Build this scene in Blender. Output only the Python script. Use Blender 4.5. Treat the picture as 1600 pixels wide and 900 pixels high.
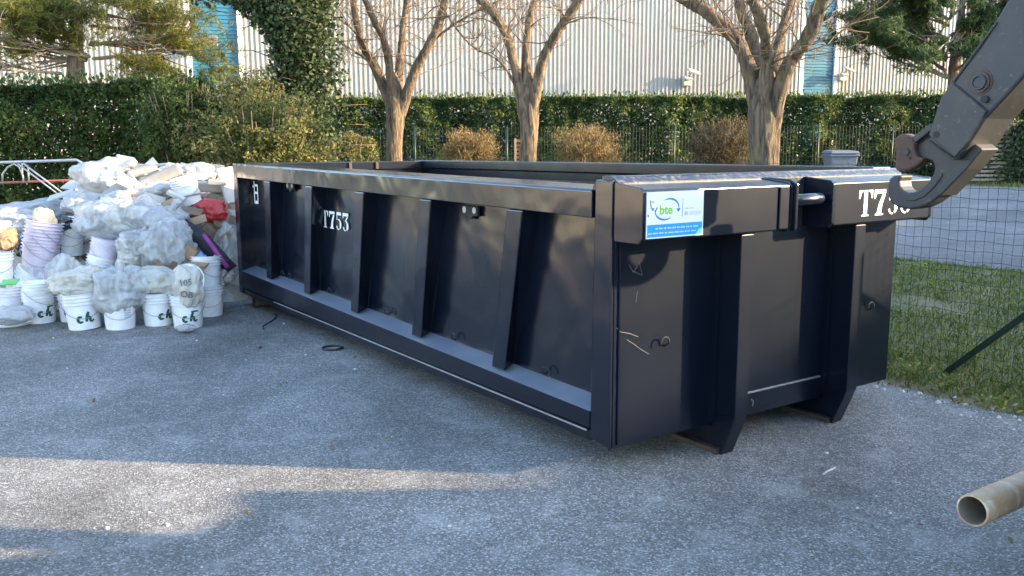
import bpy, bmesh, math, random
import numpy as np
from mathutils import Vector, Matrix, noise, Euler
R = math.radians
sc = bpy.context.scene
for o_ in list(bpy.data.objects): bpy.data.objects.remove(o_)
col = sc.collection
# ------------------------------------------------------------------ camera
F, PITCH, ROLL, HC = 1358.95, .1581, -.0053, 1.7116
fw = Vector((0, math.cos(PITCH), -math.sin(PITCH))); up0 = Vector((0, math.sin(PITCH), math.cos(PITCH))); rt0 = Vector((1, 0, 0))
rt = rt0*math.cos(ROLL)+up0*math.sin(ROLL); up = up0*math.cos(ROLL)-rt0*math.sin(ROLL)
cam = bpy.data.cameras.new('camera'); cam.sensor_width = 36; cam.lens = F/1600*36; cam.clip_end = 2000; cam.clip_start = .05
co = bpy.data.objects.new('camera', cam); col.objects.link(co)
EYE = Vector((0, 0, HC))
m = Matrix((rt, up, -fw)).transposed().to_4x4(); m.translation = EYE; co.matrix_world = m
sc.camera = co
# ------------------------------------------------------------------ sky, sun, exposure
SAZ, SEL = 96.0, 16.0
w = bpy.data.worlds.new('World'); sc.world = w; w.use_nodes = True
nt = w.node_tree; nt.nodes.clear()
sky = nt.nodes.new('ShaderNodeTexSky'); sky.sky_type = 'NISHITA'; sky.sun_disc = False
sky.sun_elevation = R(SEL); sky.sun_rotation = R(SAZ); sky.air_density = 1.0; sky.dust_density = 1.0; sky.ozone_density = 1.35
bg = nt.nodes.new('ShaderNodeBackground'); bg.inputs['Strength'].default_value = .15
wo = nt.nodes.new('ShaderNodeOutputWorld')
nt.links.new(sky.outputs[0], bg.inputs[0]); nt.links.new(bg.outputs[0], wo.inputs[0])
sun = bpy.data.lights.new('sun', 'SUN'); sun.energy = 2.8; sun.angle = R(.8); sun.color = (1, .75, .45)
so = bpy.data.objects.new('sun', sun); col.objects.link(so)
SD = Vector((math.sin(R(SAZ))*math.cos(R(SEL)), math.cos(R(SAZ))*math.cos(R(SEL)), math.sin(R(SEL))))
so.rotation_euler = SD.to_track_quat('Z', 'Y').to_euler(); so.location = SD*60
vs = sc.view_settings; vs.view_transform = 'Standard'; vs.look = 'None'; vs.exposure = 2.85; vs.gamma = 1; vs.use_curve_mapping = False
# ------------------------------------------------------------------ frames of reference
TH = .9774
U = Vector((math.sin(TH), math.cos(TH), 0)); V = Vector((-math.cos(TH), math.sin(TH), 0)); A = Vector((.5051, 4.3856, 0))
PHI = math.pi/2-TH
def W(u, v, z=0): return A+U*u+V*v+Vector((0, 0, z))
def uv(p): d = p-A; return d.dot(U), d.dot(V)
def at(x, y, Y):                      # a pixel of the photograph at a distance Y -> a point of the place
    d = fw+rt*((x-800)/F)-up*((y-450)/F); return EYE+d*(Y/d.y)
def onground(x, y, z=0):
    d = fw+rt*((x-800)/F)-up*((y-450)/F); return EYE+d*((z-HC)/d.z)
def sstep(a, b, x): t = min(1, max(0, (x-a)/(b-a))); return t*t*(3-2*t)
def terrain(u): return .5*sstep(12, 26, u)
rng = random.Random(7); nr = np.random.default_rng(11)
# ------------------------------------------------------------------ materials
def S(sock, v): sock.default_value = v
class N:
    def __init__(s, name):
        s.m = bpy.data.materials.new(name); s.m.use_nodes = True; s.t = s.m.node_tree; s.t.nodes.clear()
        s.out = s.n('OutputMaterial'); s.p = s.n('BsdfPrincipled'); s.l(s.p, 0, s.out, 0)
    def n(s, k, **kw):
        x = s.t.nodes.new('ShaderNode'+k)
        for a, b in kw.items(): setattr(x, a, b)
        return x
    def l(s, a, i, b, j): s.t.links.new(a.outputs[i], b.inputs[j])
    def coord(s, kind='Object', scale=(1, 1, 1), rot=(0, 0, 0)):
        c = s.n('TexCoord'); mp = s.n('Mapping'); S(mp.inputs['Scale'], scale); S(mp.inputs['Rotation'], rot); s.l(c, kind, mp, 0); return mp
    def noise(s, co, scale, detail=4, rough=.55, dist=0):
        x = s.n('TexNoise'); S(x.inputs['Scale'], scale); S(x.inputs['Detail'], detail); S(x.inputs['Roughness'], rough); S(x.inputs['Distortion'], dist)
        s.l(co, 0, x, 'Vector'); return x
    def voro(s, co, scale, feat='F1'):
        x = s.n('TexVoronoi'); x.feature = feat; S(x.inputs['Scale'], scale); s.l(co, 0, x, 'Vector'); return x
    def ramp(s, a, i, stops, interp='LINEAR'):
        x = s.n('ValToRGB'); cr = x.color_ramp; cr.interpolation = interp
        while len(cr.elements) < len(stops): cr.elements.new(.5)
        for e, (p, c) in zip(cr.elements, stops):
            e.position = p; e.color = (c, c, c, 1) if isinstance(c, (int, float)) else (*c, 1)
        s.l(a, i, x, 0); return x
    def mix(s, fac, a, b, mode='MIX'):
        x = s.n('Mix'); x.data_type = 'RGBA'; x.blend_type = mode
        for sock, v in ((x.inputs[0], fac), (x.inputs[6], a), (x.inputs[7], b)):
            if isinstance(v, tuple) and hasattr(v[0], 'outputs'): s.t.links.new(v[0].outputs[v[1]], sock)
            elif isinstance(v, (int, float)): S(sock, v)
            else: S(sock, (*v, 1))
        return (x, 2)
    def bump(s, a, i, strength=.3, dist=.01, prev=None):
        x = s.n('Bump'); S(x.inputs['Strength'], strength); S(x.inputs['Distance'], dist); s.l(a, i, x, 'Height')
        if prev: s.l(prev, 0, x, 'Normal')
        return x
    def set(s, color=None, rough=None, bump=None, **kw):
        if color is not None:
            if isinstance(color, tuple) and hasattr(color[0], 'outputs'): s.l(color[0], color[1], s.p, 'Base Color')
            else: S(s.p.inputs['Base Color'], (*color, 1))
        if rough is not None:
            if isinstance(rough, (int, float)): S(s.p.inputs['Roughness'], rough)
            else: s.l(rough[0], rough[1], s.p, 'Roughness')
        if bump: s.l(bump, 0, s.p, 'Normal')
        for k, v in kw.items(): S(s.p.inputs[k.replace('_', ' ')], v)
        return s.m
def mottled(name, c1, c2, scale=6, rough=.6, bscale=40, bstr=.15, **kw):
    n = N(name); co = n.coord(); a = n.noise(co, scale, 6, .6); r = n.ramp(a, 0, [(.35, 0.0), (.65, 1.0)])
    b = n.noise(co, bscale, 4)
    return n.set(n.mix((r, 0), c1, c2), rough, n.bump(b, 0, bstr, .01), **kw)
M = {}
def mat_paint(name='container_paint', wav=.03, rlo=.19, sp=.7):
    n = N(name); co = n.coord()
    big = n.noise(co, 1.6, 2, .5, .4); fine = n.noise(co, 60, 3, .6); st = n.noise(n.coord('Object', (90, 90, 2.2)), 1, 3, .6)
    b1 = n.bump(big, 0, 1.0, wav); b2 = n.bump(fine, 0, .03, .0015, b1)
    dust = n.noise(co, 2.3, 7, .65); dr = n.ramp(dust, 0, [(.45, .0), (.8, .35)])
    rr = n.ramp(st, 0, [(.3, rlo), (.75, rlo+.018)])
    return n.set(n.mix((dr, 0), (.003, .0058, .0135), (.0115, .0145, .019)), (rr, 0), b2, Specular_IOR_Level=sp)
M['paint'] = mat_paint(); M['paint_flat'] = mat_paint('container_paint_flat', .006, .24, .5)
M['sill'] = mottled('sky_sheen_sill_paint', (.10, .12, .165), (.13, .15, .185), 3, .4, 40, .03)  # sky reflection on the dusty sill put into a paler blue colour
def mat_scuffed():
    n = N('scuffed_paint'); co = n.coord(); a = n.noise(co, 35, 8, .7); r = n.ramp(a, 0, [(.5, 0.), (.6, 1.)])
    return n.set(n.mix((r, 0), (.012, .018, .03), (.11, .10, .09)), .38, n.bump(a, 0, .3, .004))
M['scuffed'] = mat_scuffed()
M['black_gap'] = mottled('dark_recess', (.01, .01, .012), (.02, .02, .02), 5, .8)
M['white_paint'] = mottled('stencil_paint', (.74, .75, .76), (.6, .62, .64), 30, .5, 80, .05)
M['rust'] = mottled('rusty_steel', (.085, .036, .02), (.05, .034, .027), 14, .75, 60, .4)
M['rust2'] = mottled('brown_roller', (.06, .04, .03), (.03, .025, .022), 9, .7, 60, .3)
def mat_arm():
    n = N('arm_paint'); co = n.coord(); a = n.noise(co, 5, 8, .65); r = n.ramp(a, 0, [(.4, 0.), (.75, 1.)])
    b = n.noise(co, 38, 8, .7); r2 = n.ramp(b, 0, [(.61, 0.), (.66, .8)])
    c = n.mix((r, 0), (.018, .020, .024), (.036, .033, .030)); c2 = n.mix((r2, 0), c, (.12, .09, .07))
    return n.set(c2, .55, n.bump(b, 0, .12, .004))
M['arm'] = mat_arm()
def mat_asphalt(name, base, light, dust=.35, warm=0):
    n = N(name); co = n.coord()
    v1 = n.voro(co, 125); v2 = n.voro(co, 330); 
    s1 = n.n('SeparateColor'); n.l(v1, 'Color', s1, 0)
    r1 = n.ramp(s1, 0, [(0., .42), (.45, .74), (.8, 1.02), (.97, 1.9)])
    big = n.noise(co, .55, 8, .62, .6); rb = n.ramp(big, 0, [(.36, 0.), (.66, 1.)])
    mid = n.noise(co, 3.5, 7, .7, .5); rm = n.ramp(mid, 0, [(.52, 0.), (.74, dust)])
    c = n.mix((rb, 0), base, light); c = n.mix(1.0, c, (r1, 0), 'MULTIPLY'); c = n.mix((rm, 0), c, (.40, .41, .40))
    spot = n.noise(co, 7, 5, .62, .8); rs = n.ramp(spot, 0, [(.70, 0.), (.745, .6)]); c = n.mix((rs, 0), c, (.5, .5, .48))
    st = n.noise(co, .8, 6, .65, .6); rst = n.ramp(st, 0, [(.60, 0.), (.76, .65)]); c = n.mix((rst, 0), c, (.045, .04, .036))
    ag = n.noise(co, .28, 5, .6, .8); ra = n.ramp(ag, 0, [(.36, .66), (.64, 1.14)]); c = n.mix(1.0, c, (ra, 0), 'MULTIPLY')
    e1 = n.bump(v1, 'Distance', 1.0, .007); e2 = n.bump(v2, 'Distance', .5, .004, e1)
    return n.set(c, .82, e2, Specular_IOR_Level=.35)
M['asphalt'] = mat_asphalt('lot_asphalt', (.185, .183, .178), (.285, .28, .27), .6)
M['road'] = mat_asphalt('road_asphalt', (.17, .17, .175), (.23, .23, .23), .25)
def mat_soil():
    n = N('grassy_soil'); co = n.coord(); a = n.noise(co, 1.2, 8, .65); r = n.ramp(a, 0, [(.35, (.07, .085, .03)), (.52, (.12, .11, .055)), (.72, (.24, .19, .13))])
    b = n.noise(co, 40, 6, .7); return n.set((r, 0), .95, n.bump(b, 0, .6, .03))
M['soil'] = mat_soil()
def mat_leaf(name, stops, trans=.35, rough=.65):
    n = N(name); at_ = n.n('Attribute'); at_.attribute_name = 'var'; r = n.ramp(at_, 'Fac', stops)
    n.set((r, 0), rough, Specular_IOR_Level=.2)
    t = n.n('BsdfTranslucent'); n.l(r, 0, t, 0); mx = n.n('MixShader'); S(mx.inputs[0], trans)
    n.l(n.p, 0, mx, 1); n.l(t, 0, mx, 2); n.l(mx, 0, n.out, 0); return n.m
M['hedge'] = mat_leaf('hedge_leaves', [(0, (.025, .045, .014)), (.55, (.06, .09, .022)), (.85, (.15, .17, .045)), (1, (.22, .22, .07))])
M['ivy'] = mat_leaf('ivy_leaves', [(0, (.02, .038, .016)), (.6, (.05, .075, .03)), (1, (.13, .14, .065))], .25, .5)
M['golden'] = mat_leaf('golden_leaves', [(0, (.06, .08, .02)), (.5, (.12, .13, .04)), (.85, (.23, .20, .08)), (1, (.30, .17, .08))])
M['dry'] = mat_leaf('dry_bush_twigs', [(0, (.10, .075, .03)), (.6, (.22, .15, .06)), (1, (.34, .24, .11))], .25, .7)
M['dull'] = mat_leaf('shaded_bush_twigs', [(0, (.04, .032, .018)), (.6, (.085, .06, .03)), (1, (.12, .11, .04))], .2, .7)  # darker copy of the bush twigs: the bush's shade put into its colour
M['needle_y'] = mat_leaf('yellow_pine_needles', [(0, (.05, .065, .015)), (.6, (.13, .14, .03)), (1, (.24, .2, .05))], .35)
M['needle_g'] = mat_leaf('dark_pine_needles', [(0, (.03, .055, .024)), (.6, (.06, .10, .036)), (1, (.12, .15, .05))], .3)
M['grass'] = mat_leaf('grass_blades', [(0, (.09, .13, .028)), (.5, (.17, .22, .045)), (.78, (.32, .32, .09)), (1, (.42, .34, .18))], .4)
def mat_bark(name, c1, c2, lichen=None):
    n = N(name); co = n.coord('Object', (9, 9, 1.3)); a = n.noise(co, 1.6, 8, .62, 1.4); r = n.ramp(a, 0, [(.38, c1), (.6, c2)])
    c = (r, 0)
    if lichen:
        li = n.noise(n.coord(), 5, 6, .65); rl = n.ramp(li, 0, [(.55, 0.), (.68, .75)]); c = n.mix((rl, 0), c, lichen)
    return n.set(c, .9, n.bump(a, 0, 1.0, .06))
M['bark'] = mat_bark('grey_bark', (.05, .033, .021), (.19, .135, .085))
M['bark_l'] = mat_bark('lichen_bark', (.045, .031, .02), (.175, .125, .078), (.19, .155, .045))
M['pinebark'] = mat_bark('pine_bark', (.10, .065, .045), (.24, .17, .13))
M['twig'] = mottled('twig_bark', (.11, .07, .042), (.18, .125, .078), 3, .85)
M['twig_dead'] = mottled('dead_pine_twig', (.24, .19, .13), (.32, .26, .19), 3, .85)
M['clad'] = mottled('white_cladding', (.285, .278, .262), (.255, .248, .234), .6, .45, 3, .02)
M['blue'] = mottled('blue_cladding', (.022, .135, .21), (.018, .115, .185), .6, .4, 3, .02)
M['trim'] = mottled('wall_trim', (.66, .66, .64), (.6, .6, .58), 1, .5)
M['grey_box'] = mottled('lamp_housing', (.42, .41, .39), (.36, .35, .33), 4, .5)
M['green_wire'] = mottled('green_plastic_coat', (.006, .024, .017), (.009, .032, .022), 20, .45)
M['galv'] = mottled('galvanised_steel', (.42, .43, .43), (.3, .31, .31), 12, .42, 50, .08, Metallic=.6)
M['redpipe'] = mottled('red_painted_steel', (.32, .07, .05), (.22, .06, .05), 12, .5)
M['bin'] = mottled('grey_bin_plastic', (.12, .135, .16), (.10, .11, .13), 5, .5)
M['wood'] = mottled('weathered_slats', (.34, .26, .17), (.26, .2, .14), 6, .8)
M['orange'] = mottled('orange_slats', (.42, .19, .07), (.34, .15, .06), 6, .7)
M['rubber'] = mottled('tyre_rubber', (.02, .02, .02), (.03, .03, .03), 6, .8)
M['truckpaint'] = mottled('truck_chassis_paint', (.05, .05, .055), (.07, .068, .065), 5, .5)
M['cabwhite'] = mottled('truck_cab_paint', (.6, .6, .58), (.55, .55, .53), 2, .35)
M['added_wall'] = mottled('pale_render_wall', (.55, .5, .42), (.48, .44, .38), 1, .85)
def mat_pipe():
    n = N('dirty_pipe'); co = n.coord(); a = n.noise(co, 9, 8, .65, .8); r = n.ramp(a, 0, [(.35, (.27, .165, .085)), (.56, (.40, .27, .16)), (.68, (.56, .51, .45))])
    b = n.noise(co, 70, 5, .7); return n.set((r, 0), .55, n.bump(b, 0, .2, .004))
M['pipe'] = mat_pipe(); M['pipe_in'] = mottled('pipe_inside', (.20, .165, .13), (.15, .125, .10), 12, .7)
def mat_plastic(name, c, c2=None, rough=.38):
    n = N(name); co = n.coord(); a = n.noise(co, 7, 7, .65); r = n.ramp(a, 0, [(.45, 0.), (.75, 1.)])
    return n.set(n.mix((r, 0), c, c2 or tuple(x*.82 for x in c)), rough, Subsurface_Weight=.0)
M['bucket'] = mat_plastic('white_bucket_plastic', (.74, .75, .78), (.56, .56, .57))
M['bucket_l'] = mat_plastic('lilac_bucket_plastic', (.60, .55, .66), (.5, .47, .55))
M['wire'] = mottled('bucket_wire', (.35, .35, .36), (.25, .25, .26), 10, .35, Metallic=.9)
M['green_ink'] = mat_plastic('dark_green_ink', (.006, .075, .05), (.008, .06, .045), .5)
M['grey_ink'] = mat_plastic('grey_ink', (.16, .16, .17), (.2, .2, .21), .6)
M['blue_ink'] = mat_plastic('pale_label_ink', (.36, .44, .5), (.4, .46, .52), .6)
def mat_film(name, c, transp=.25, trl=.3, rough=.16):
    n = N(name); a = n.noise(n.coord('Object', (1, 1, .3), (.3, .5, 0)), 9, 3, .5, .8); v = n.noise(n.coord('Object', (1.2, 1, .4), (-.5, -.3, .2)), 30, 2, .5, 1.6)
    b = n.bump(a, 0, .8, .05); b2 = n.bump(v, 0, .35, .015, b); n.set(c, rough, b2, Specular_IOR_Level=.75)
    t = n.n('BsdfTranslucent'); S(t.inputs[0], (*c, 1)); n.l(b2, 0, t, 'Normal')
    m1 = n.n('MixShader'); S(m1.inputs[0], trl); n.l(n.p, 0, m1, 1); n.l(t, 0, m1, 2)
    tr = n.n('BsdfTransparent'); m2 = n.n('MixShader'); fr = n.ramp(a, 0, [(.35, transp*1.7), (.62, transp*.4)]); n.l(fr, 0, m2, 0)
    n.l(m1, 0, m2, 1); n.l(tr, 0, m2, 2); n.l(m2, 0, n.out, 0); return n.m
M['film'] = mat_film('clear_film', (.58, .60, .60), .33, .3); M['film_w'] = mat_film('white_film', (.52, .53, .54), .15, .35)
M['film_y'] = mat_film('dusty_film', (.64, .62, .55), .12, .3); M['film_k'] = mat_film('black_film', (.012, .012, .014), 0, .0)
M['film_b'] = mat_film('brown_paper', (.20, .125, .07), 0, .05, .7)
M['cream_cloth'] = mat_film('cream_cloth', (.58, .5, .33), 0, .1, .8)
M['board'] = mottled('plasterboard', (.40, .36, .31), (.30, .275, .24), 5, .9, 30, .2)
M['board_w'] = mottled('white_board', (.47, .46, .44), (.40, .39, .38), 5, .8, 30, .15)
M['board_g'] = mottled('grey_board', (.36, .345, .33), (.28, .27, .26), 5, .9, 30, .25)
M['card'] = mottled('cardboard', (.34, .22, .13), (.25, .16, .095), 6, .85)
M['card_d'] = mottled('dark_cardboard', (.13, .085, .055), (.2, .13, .085), 7, .85)
M['red'] = mat_film('red_tarpaulin', (.5, .022, .02), 0, .15, .45)
M['mauve'] = mottled('purple_mat_edge', (.26, .05, .22), (.18, .03, .16), 20, .8)
M['mat_dark'] = mottled('dark_mat', (.018, .016, .024), (.035, .03, .04), 10, .8)
M['blue_film'] = mat_film('light_blue_film', (.2, .42, .7), .1, .3)
M['green_p'] = mat_plastic('green_plastic', (.12, .42, .12))
M['sign_w'] = mat_plastic('sign_white', (.72, .74, .80), (.72, .74, .80), .3); M['sign_b'] = mat_plastic('sign_blue', (.02, .30, .62), (.02, .30, .62), .3)
M['sign_g'] = mat_plastic('sign_green', (.22, .52, .05), (.22, .52, .05), .4); M['sign_db'] = mat_plastic('sign_deep_blue', (.01, .20, .42), (.01, .2, .42), .4)
M['stone'] = mottled('pale_stone', (.55, .54, .5), (.42, .41, .38), 20, .9)
M['heap'] = None
def mat_heap():
    n = N('mixed_rubbish'); co = n.coord(); v = n.voro(co, 7); s = n.n('SeparateColor'); n.l(v, 'Color', s, 0)
    r = n.ramp(s, 0, [(0, (.42, .42, .41)), (.25, (.30, .28, .25)), (.42, (.48, .48, .48)), (.58, (.22, .16, .11)), (.70, (.36, .36, .36)), (.82, (.06, .05, .045))], 'CONSTANT')
    b = n.noise(co, 25, 6, .7); return n.set((r, 0), .75, n.bump(b, 0, .8, .04))
M['heap'] = mat_heap()
# ------------------------------------------------------------------ mesh building
class MB:
    def __init__(s): s.v = []; s.f = []
    def add(s, vs, fs): k = len(s.v); s.v += [tuple(x) for x in vs]; s.f += [tuple(i+k for i in f) for f in fs]; return s
    def hexa(s, p):                   # 8 points: bottom 0-3, top 4-7
        return s.add(p, [(3, 2, 1, 0), (4, 5, 6, 7), (0, 1, 5, 4), (1, 2, 6, 5), (2, 3, 7, 6), (3, 0, 4, 7)])
    def box(s, x0, x1, y0, y1, z0, z1): return s.hexa([(x0, y0, z0), (x1, y0, z0), (x1, y1, z0), (x0, y1, z0), (x0, y0, z1), (x1, y0, z1), (x1, y1, z1), (x0, y1, z1)])
    def rbox(s, c, size, rot):        # rotated box
        Q = Euler(rot).to_matrix(); h = Vector(size)/2; c = Vector(c)
        return s.hexa([c+Q@Vector((a*h.x, b*h.y, d*h.z)) for d in (-1, 1) for a, b in ((-1, -1), (1, -1), (1, 1), (-1, 1))])
    def prism(s, poly, fn0, fn1):     # polygon points mapped by two functions (front, back)
        n = len(poly); a = [fn0(*p) for p in poly]; b = [fn1(*p) for p in poly]
        return s.add(a+b, [tuple(range(n)), tuple(range(2*n-1, n-1, -1))]+[(i, n+i, n+(i+1) % n, (i+1) % n) for i in range(n)])
    def tube(s, pts, rad, n=8, cap=True):
        pts = [Vector(p) for p in pts]; m = len(pts); rad = rad if isinstance(rad, (list, tuple)) else [rad]*m
        vs = []; ref = None
        for i, p in enumerate(pts):
            t = (pts[min(i+1, m-1)]-pts[max(i-1, 0)]).normalized()
            if ref is None: ref = Vector((0, 0, 1)) if abs(t.z) < .9 else Vector((1, 0, 0))
            x = ref-t*ref.dot(t); x = x.normalized() if x.length > 1e-5 else t.orthogonal().normalized(); ref = x; y = t.cross(x)
            vs += [p+(x*math.cos(2*math.pi*k/n)+y*math.sin(2*math.pi*k/n))*rad[i] for k in range(n)]
        fs = [(i*n+k, i*n+(k+1) % n, (i+1)*n+(k+1) % n, (i+1)*n+k) for i in range(m-1) for k in range(n)]
        if cap: fs += [tuple(range(n-1, -1, -1)), tuple(range((m-1)*n, m*n))]
        return s.add(vs, fs)
    def lathe(s, prof, n=32, mtx=None):
        mtx = mtx or Matrix(); m = len(prof)
        vs = [mtx@Vector((r*math.cos(2*math.pi*k/n), r*math.sin(2*math.pi*k/n), z)) for r, z in prof for k in range(n)]
        return s.add(vs, [(i*n+k, i*n+(k+1) % n, (i+1)*n+(k+1) % n, (i+1)*n+k) for i in range(m-1) for k in range(n)])
    def build(s, name, mat, parent=None, smooth=False, bevel=0, loc=None):
        me = bpy.data.meshes.new(name); me.from_pydata(s.v, [], s.f); me.materials.append(mat)
        if smooth:
            me.polygons.foreach_set('use_smooth', [True]*len(me.polygons))
        o = bpy.data.objects.new(name, me); col.objects.link(o)
        if parent is not None: o.parent = parent
        if loc is not None: o.location = loc
        if bevel:
            b = o.modifiers.new('bevel', 'BEVEL'); b.width = bevel; b.segments = 2; b.limit_method = 'ANGLE'; b.angle_limit = R(35)
        return o
def tag(o, label=None, cat=None, group=None, kind=None):
    if label: o['label'] = label
    if cat: o['category'] = cat
    if group: o['group'] = group
    if kind: o['kind'] = kind
    return o
def empty(name, loc=(0, 0, 0), rz=0):
    e = bpy.data.objects.new(name, None); col.objects.link(e); e.location = loc; e.rotation_euler = (0, 0, rz); e.empty_display_size = .2; return e
def npmesh(name, verts, faces, mat, parent=None, var=None, smooth=False):
    me = bpy.data.meshes.new(name); nv, nf = len(verts), len(faces); k = faces.shape[1]
    me.vertices.add(nv); me.vertices.foreach_set('co', np.asarray(verts, np.float32).ravel())
    me.loops.add(nf*k); me.loops.foreach_set('vertex_index', faces.astype(np.int32).ravel())
    me.polygons.add(nf); me.polygons.foreach_set('loop_start', np.arange(0, nf*k, k, dtype=np.int32)); me.polygons.foreach_set('loop_total', np.full(nf, k, np.int32))
    me.update(calc_edges=True)
    if var is not None:
        a = me.attributes.new('var', 'FLOAT', 'POINT'); a.data.foreach_set('value', np.asarray(var, np.float32))
    me.materials.append(mat)
    if smooth: me.polygons.foreach_set('use_smooth', np.ones(nf, bool))
    o = bpy.data.objects.new(name, me); col.objects.link(o)
    if parent is not None: o.parent = parent
    return o
def leaves(name, pts, size, mat, parent=None, aspect=.55, bias=None, jit=.5, var=None):
    n = len(pts); pts = np.asarray(pts)
    d = nr.normal(size=(n, 3)); 
    if bias is not None: d = d*jit+np.asarray(bias)
    d /= np.linalg.norm(d, axis=1)[:, None]+1e-9
    r = nr.normal(size=(n, 3)); s = np.cross(d, r); s /= np.linalg.norm(s, axis=1)[:, None]+1e-9
    L = size*(.6+.8*nr.random(n))[:, None]; wd = L*aspect/2
    nrm = np.cross(d, s)
    v = np.stack([pts-d*L/2, pts+s*wd+nrm*L*.08, pts+d*L/2, pts-s*wd+nrm*L*.08], 1).reshape(-1, 3)
    if var is None: var = np.clip(nr.normal(.45, .25, n), 0, 1)
    return npmesh(name, v, np.arange(4*n).reshape(-1, 4), mat, parent, np.repeat(var, 4))
def text_mesh(txt, size, shear=0, ex=0):
    cu = bpy.data.curves.new('lettering', 'FONT'); cu.body = txt; cu.size = size; cu.shear = shear; cu.offset = ex; cu.resolution_u = 4
    o = bpy.data.objects.new('lettering', cu); col.objects.link(o); bpy.context.view_layer.update()
    me = bpy.data.meshes.new_from_object(o); bpy.data.objects.remove(o); bpy.data.curves.remove(cu)
    vs = [tuple(v.co) for v in me.vertices]; fs = [tuple(p.vertices) for p in me.polygons]; bpy.data.meshes.remove(me); return vs, fs
def flat_text(name, txt, size, fn, mat, parent, shear=0, ex=0, width=None):
    vs, fs = text_mesh(txt, size, shear, ex)
    if width:
        mx = max(v[0] for v in vs) or 1; vs = [(v[0]*width/mx, v[1], 0) for v in vs]
    return MB().add([fn(x, y) for x, y, _ in vs], fs).build(name, mat, parent)

# ================================================================== THE GROUND
def uvgrid(name, us, vs_, mat, dz, edge=None):
    mb = MB(); nu = len(us)
    for j, v in enumerate(vs_):
        for i, u in enumerate(us):
            uu = u+(edge(v) if edge and i == nu-1 else 0); p = W(uu, v, terrain(uu)+dz); mb.v.append(tuple(p))
    mb.f = [(j*nu+i, j*nu+i+1, (j+1)*nu+i+1, (j+1)*nu+i) for j in range(len(vs_)-1) for i in range(nu-1)]
    return mb.build(name, mat)
def lin(a, b, s): return [a+(b-a)*i/s for i in range(s+1)]
tag(uvgrid('ground', [-600, -100]+lin(-40, 10, 5)+lin(12, 26, 14)+[31, 60, 120, 600], [-600, -100, -40, 0, 40, 100, 600], M['soil'], -.012), kind='structure')
def lot_edge(v): return .16*noise.noise(Vector((v*1.1, 3, 0)))+.07*noise.noise(Vector((v*5, 9, 0)))
tag(uvgrid('asphalt_lot', [-60, 0, 2.86], lin(-40, 21, 500), M['asphalt'], 0, lot_edge), kind='structure')
tag(uvgrid('road', [9.6, 10, 11]+lin(12, 24, 12)+[24.6], lin(-60, 90, 6), M['road'], .004), kind='structure')
def blades(name, n, pos, h, wd, mat, lean=.5, dry=0):
    p = pos(n); n = len(p); a = nr.random(n)*2*np.pi; hh = h*(.35+nr.random(n)**1.5)
    d = np.stack([np.cos(a), np.sin(a), np.zeros(n)], 1); s = np.stack([-np.sin(a), np.cos(a), np.zeros(n)], 1)*wd
    ln = (lean*nr.random(n)*hh)[:, None]; z = np.array([0, 0, 1.])
    v = np.stack([p-s, p+s, p+d*ln*.35+s*.7+z*hh[:, None]*.6, p+d*ln+z*hh[:, None]*(.95), p+d*ln*.35-s*.7+z*hh[:, None]*.6], 1).reshape(-1, 3)
    var = np.clip(nr.normal(.45+dry, .24, n), 0, 1)
    return npmesh(name, v, np.arange(5*n).reshape(-1, 5), mat, None, np.repeat(var, 5))
Un = np.array(U); Vn = np.array(V); An = np.array(A)
def near_grass(n):
    u = 2.7+nr.random(n)**1.4*7.0; v = -5+nr.random(n)*19
    x = np.array([noise.noise(Vector((a*.9, b*.9, 1.3)))+.5*noise.noise(Vector((a*3.1, b*3.1, 4))) for a, b in zip(u, v)])
    k = (x > -.52+.5*(nr.random(n)-.5))&((u > 3.0)|(nr.random(n) < .22))&(u > 2.75); u, v = u[k], v[k]
    return An+u[:, None]*Un+v[:, None]*Vn+np.array([0, 0, -.01])
tag(blades('grass', 190000, near_grass, .06, .0027, M['grass'], .9), 'short uneven grass with dry patches between the asphalt lot and the road', 'grass', kind='stuff')
def far_grass(n):
    u = 24.6+nr.random(n)*12; v = -10+nr.random(n)*50; return An+u[:, None]*Un+v[:, None]*Vn+np.array([0, 0, .46])
tag(blades('grass', 40000, far_grass, .16, .012, M['grass'], .8), 'grass verge on the far side of the road below the hedge', 'grass', kind='stuff')
def weeds():
    cs = [onground(1430, 588), onground(1452, 420), onground(1428, 425), onground(1400, 560), onground(1520, 560), onground(1560, 640), onground(1480, 610), onground(1470, 450)]
    P_, D = [], []
    for c in cs:
        for _ in range(70):
            a = rng.random()*6.28; r = rng.random()*.16; P_.append((c.x+math.cos(a)*r, c.y+math.sin(a)*r, .02+rng.random()*.09)); D.append((math.cos(a), math.sin(a), rng.uniform(.2, 1.1)))
    tag(leaves('weeds', np.array(P_), (.05), M['grass'], None, .28, bias=np.array(D)), 'broad leaved weeds growing in the grass behind the wire fence', 'weeds', kind='stuff')
weeds()
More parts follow.
